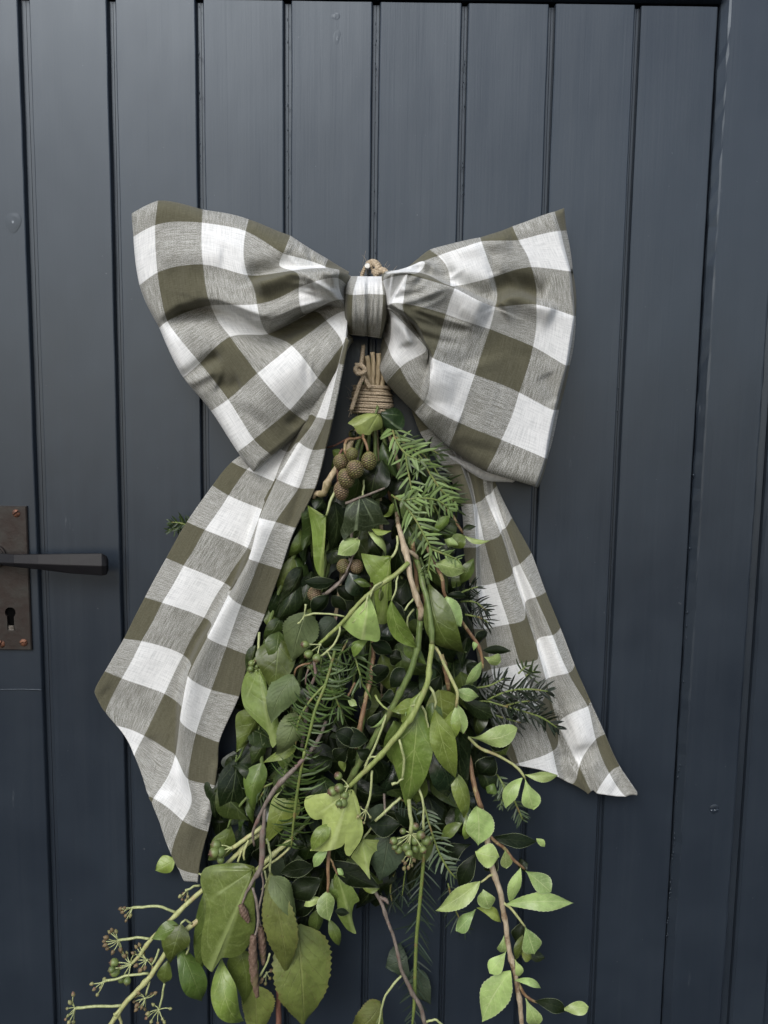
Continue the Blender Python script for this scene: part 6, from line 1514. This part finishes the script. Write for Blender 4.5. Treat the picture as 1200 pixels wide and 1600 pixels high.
E = [((388, 694), (392, 858), 122, 'esc', 'ell', 92, 94, -5, .18), ((450, 822), (640, 838), 54, 'escD', 'ell', 80, 78, 10, .1), ((635, 826), (668, 862), 30, 'esc', 'ell', 79, 78, 0, .1),
     ((380, 880), (480, 905), 96, 'esc', 'ell', 94, 92, -8, .15), ((505, 872), (508, 952), 50, 'esc', 'obo', 84, 82, 15, .2), ((588, 962), (694, 1050), 80, 'esc', 'obo', 80, 82, 10, .12),
     ((568, 948), (524, 1096), 54, 'esc', 'ell', 78, 76, 25, .25), ((400, 1004), (214, 1128), 84, 'esc', 'ell', 88, 86, -18, .25), ((412, 1040), (440, 1118), 80, 'esc', 'ell', 90, 90, 0, .15),
     ((386, 1116), (488, 1178), 40, 'ivyL', 'ell', 78, 74, 25, .2), ((382, 1122), (302, 1214), 68, 'esc', 'obo', 84, 84, -12, .15), ((508, 1102), (792, 1096), 74, 'esc', 'ell', 82, 78, 12, .3),
     ((590, 1198), (628, 1310), 88, 'esc', 'obo', 84, 86, 5, .12), ((510, 1296), (438, 1388), 66, 'esc', 'obo', 82, 84, -8, .2), ((500, 1232), (482, 1300), 40, 'esc', 'obo', 76, 74, 20, .2),
     ((578, 1228), (545, 1330), 52, 'ivy', 'ell', 72, 70, 20, .2), ((528, 1380), (408, 1592), 124, 'esc', 'ell', 86, 84, -10, .25), ((545, 1330), (565, 1402), 40, 'esc', 'obo', 78, 76, 10, .2),
     ((542, 1418), (654, 1452), 32, 'esc', 'ell', 78, 76, 25, .2), ((590, 1492), (640, 1602), 68, 'esc', 'obo', 80, 82, 5, .12), ((630, 1505), (760, 1545), 50, 'escD', 'ell', 74, 72, 15, .1),
     ((735, 1540), (852, 1530), 58, 'esc', 'obo', 74, 74, 0, .12), ((365, 850), (248, 930), 72, 'escD', 'obo', 66, 62, -10, .1), ((382, 892), (312, 1030), 64, 'escD', 'ell', 72, 70, 10, .2),
     ((326, 762), (238, 836), 46, 'ivy', 'ell', 70, 68, -20, .2), ((468, 900), (420, 960), 70, 'escD', 'ell', 78, 76, 0, .2), ((600, 1305), (672, 1325), 40, 'ivyD', 'ell', 66, 64, 0, .2),
     ((575, 1300), (615, 1330), 40, 'ivyL', 'ell', 70, 68, 0, .2), ((345, 730), (335, 830), 44, 'ivyL', 'ell', 72, 70, 15, .2), ((580, 1180), (545, 1260), 60, 'escD', 'ell', 66, 64, 0, .2),
     ((480, 1420), (500, 1400), 20, 'ivy', 'ell', 76, 74, 0, .1), ((600, 930), (560, 950), 50, 'ivyD', 'ell', 64, 62, 0, .1)]
for (b_, t_, w_, m_, sh_, d0_, d1_, ro_, fo_) in E: leaf(s, 'B3', b_, t_, w_, m_, sh_, d0_, d1_, roll=ro_, fold=fo_)

# ------------------------------------------------------------------ twine, nail
tw = thing('twine_binding', 'brown jute twine wound many times round the cut stems', 'twine', P(582, 625, 40))
g = Geo(); r_ = np.random.default_rng(9)
c0 = np.array(P(581, 625, 40)); rows = 13; per = 60
path = []
for k in range(rows * per + 1):
    a = 2 * math.pi * k / per; row = k / per
    y_ = 603 + row * 3.35 + .9 * math.sin(a * .5 + row)
    rx = (25.5 + 4.5 * math.exp(-((row - 8) / 5) ** 2) + .6 * math.sin(row * 2.1)) * .00075
    cc = np.array(P(581 + .8 * math.sin(row * 1.7), y_ + 2.0 * math.cos(a + .3) * .8, 40))
    path.append(cc + np.array([rx * math.cos(a), -.0175 * math.sin(a) * (1 + .02 * math.sin(row * 3)), 0]))
path = np.array(path); rope(g, path, .00150, 210); g.obj('wrap', TW, tw)
g = Geo(); q, _ = pix_path([(578, 606, 62, 1), (566, 585, 66, 1), (560, 578, 68, 1), (567, 588, 68, 1), (562, 600, 66, 1), (556, 618, 64, 1), (549, 640, 64, 1)], 60); rope(g, q, .0024, 150)
e_ = q[-1]
for k in range(9):
    d = r_.normal(0, .5, 3) + np.array([-.3, 0, -1]); tube(g, catmull([e_, e_ + d * .002, e_ + d * .0045], 5), .0002, 4)
g.obj('loose_end', TW, tw)
g = Geo(); q2, _ = pix_path([(556, 570, 66, 1), (566, 572, 72, 1), (570, 580, 72, 1), (560, 584, 72, 1), (555, 577, 70, 1), (562, 570, 68, 1), (570, 576, 66, 1)], 50); rope(g, q2, .0024, 150)
q3, _ = pix_path([(568, 540, 50, 1), (566, 556, 56, 1), (564, 572, 62, 1)], 30); rope(g, q3, .0023, 150)
g.obj('twine_knot', TW, tw)
g = Geo(); hairs(g, path, 260, .007, 4, .00008); hairs(g, q, 25, .005, 5); hairs(g, q2, 15, .005, 6); g.obj('loose_fibres', TW, tw, kind='stuff')

hl = thing('hanging_loop', 'loop of jute twine hooked over the nail above the knot of the bow', 'twine loop', P(575, 420, 35))
g = Geo()
qa, _ = pix_path([(563, 450, 34, 1), (565, 432, 38, 1), (571, 417, 40, 1), (577, 412, 40, 1), (582, 420, 40, 1), (587, 436, 38, 1), (590, 450, 34, 1)], 60); rope(g, qa, .0020, 150)
qb, _ = pix_path([(575, 413, 32, 1), (584, 410, 40, 1), (592, 418, 48, 1), (588, 428, 50, 1), (596, 422, 54, 1), (603, 427, 56, 1), (606, 440, 52, 1), (600, 455, 46, 1)], 60); rope(g, qb, .0036, 120)
qc, _ = pix_path([(584, 412, 44, 1), (589, 414, 50, 1), (590, 422, 52, 1), (584, 425, 46, 1)], 26); rope(g, qc, .0032, 120)
g.obj('twine', TW, hl)
g = Geo(); hairs(g, qa, 40, .010, 14); hairs(g, qb, 50, .012, 15); g.obj('loose_fibres', TW, hl, kind='stuff')
na = thing('nail', 'bright steel nail driven into the door above the bow', 'nail', P(574, 416, 0))
g = Geo(); tip = np.array(P(574, 415.5, 46)); bk = np.array([tip[0], .01, tip[2] - .002])
tube(g, np.array([bk, tip]), .0016, 12); g.obj('shank', NAILM, na)
g = Geo(); tube(g, np.array([tip + [0, .0003, 0], tip - [0, .0006, 0], tip - [0, .0014, 0]]), [.0030, .0032, .0026], 16); g.obj('nail_head', NAILM, na, smooth=False)
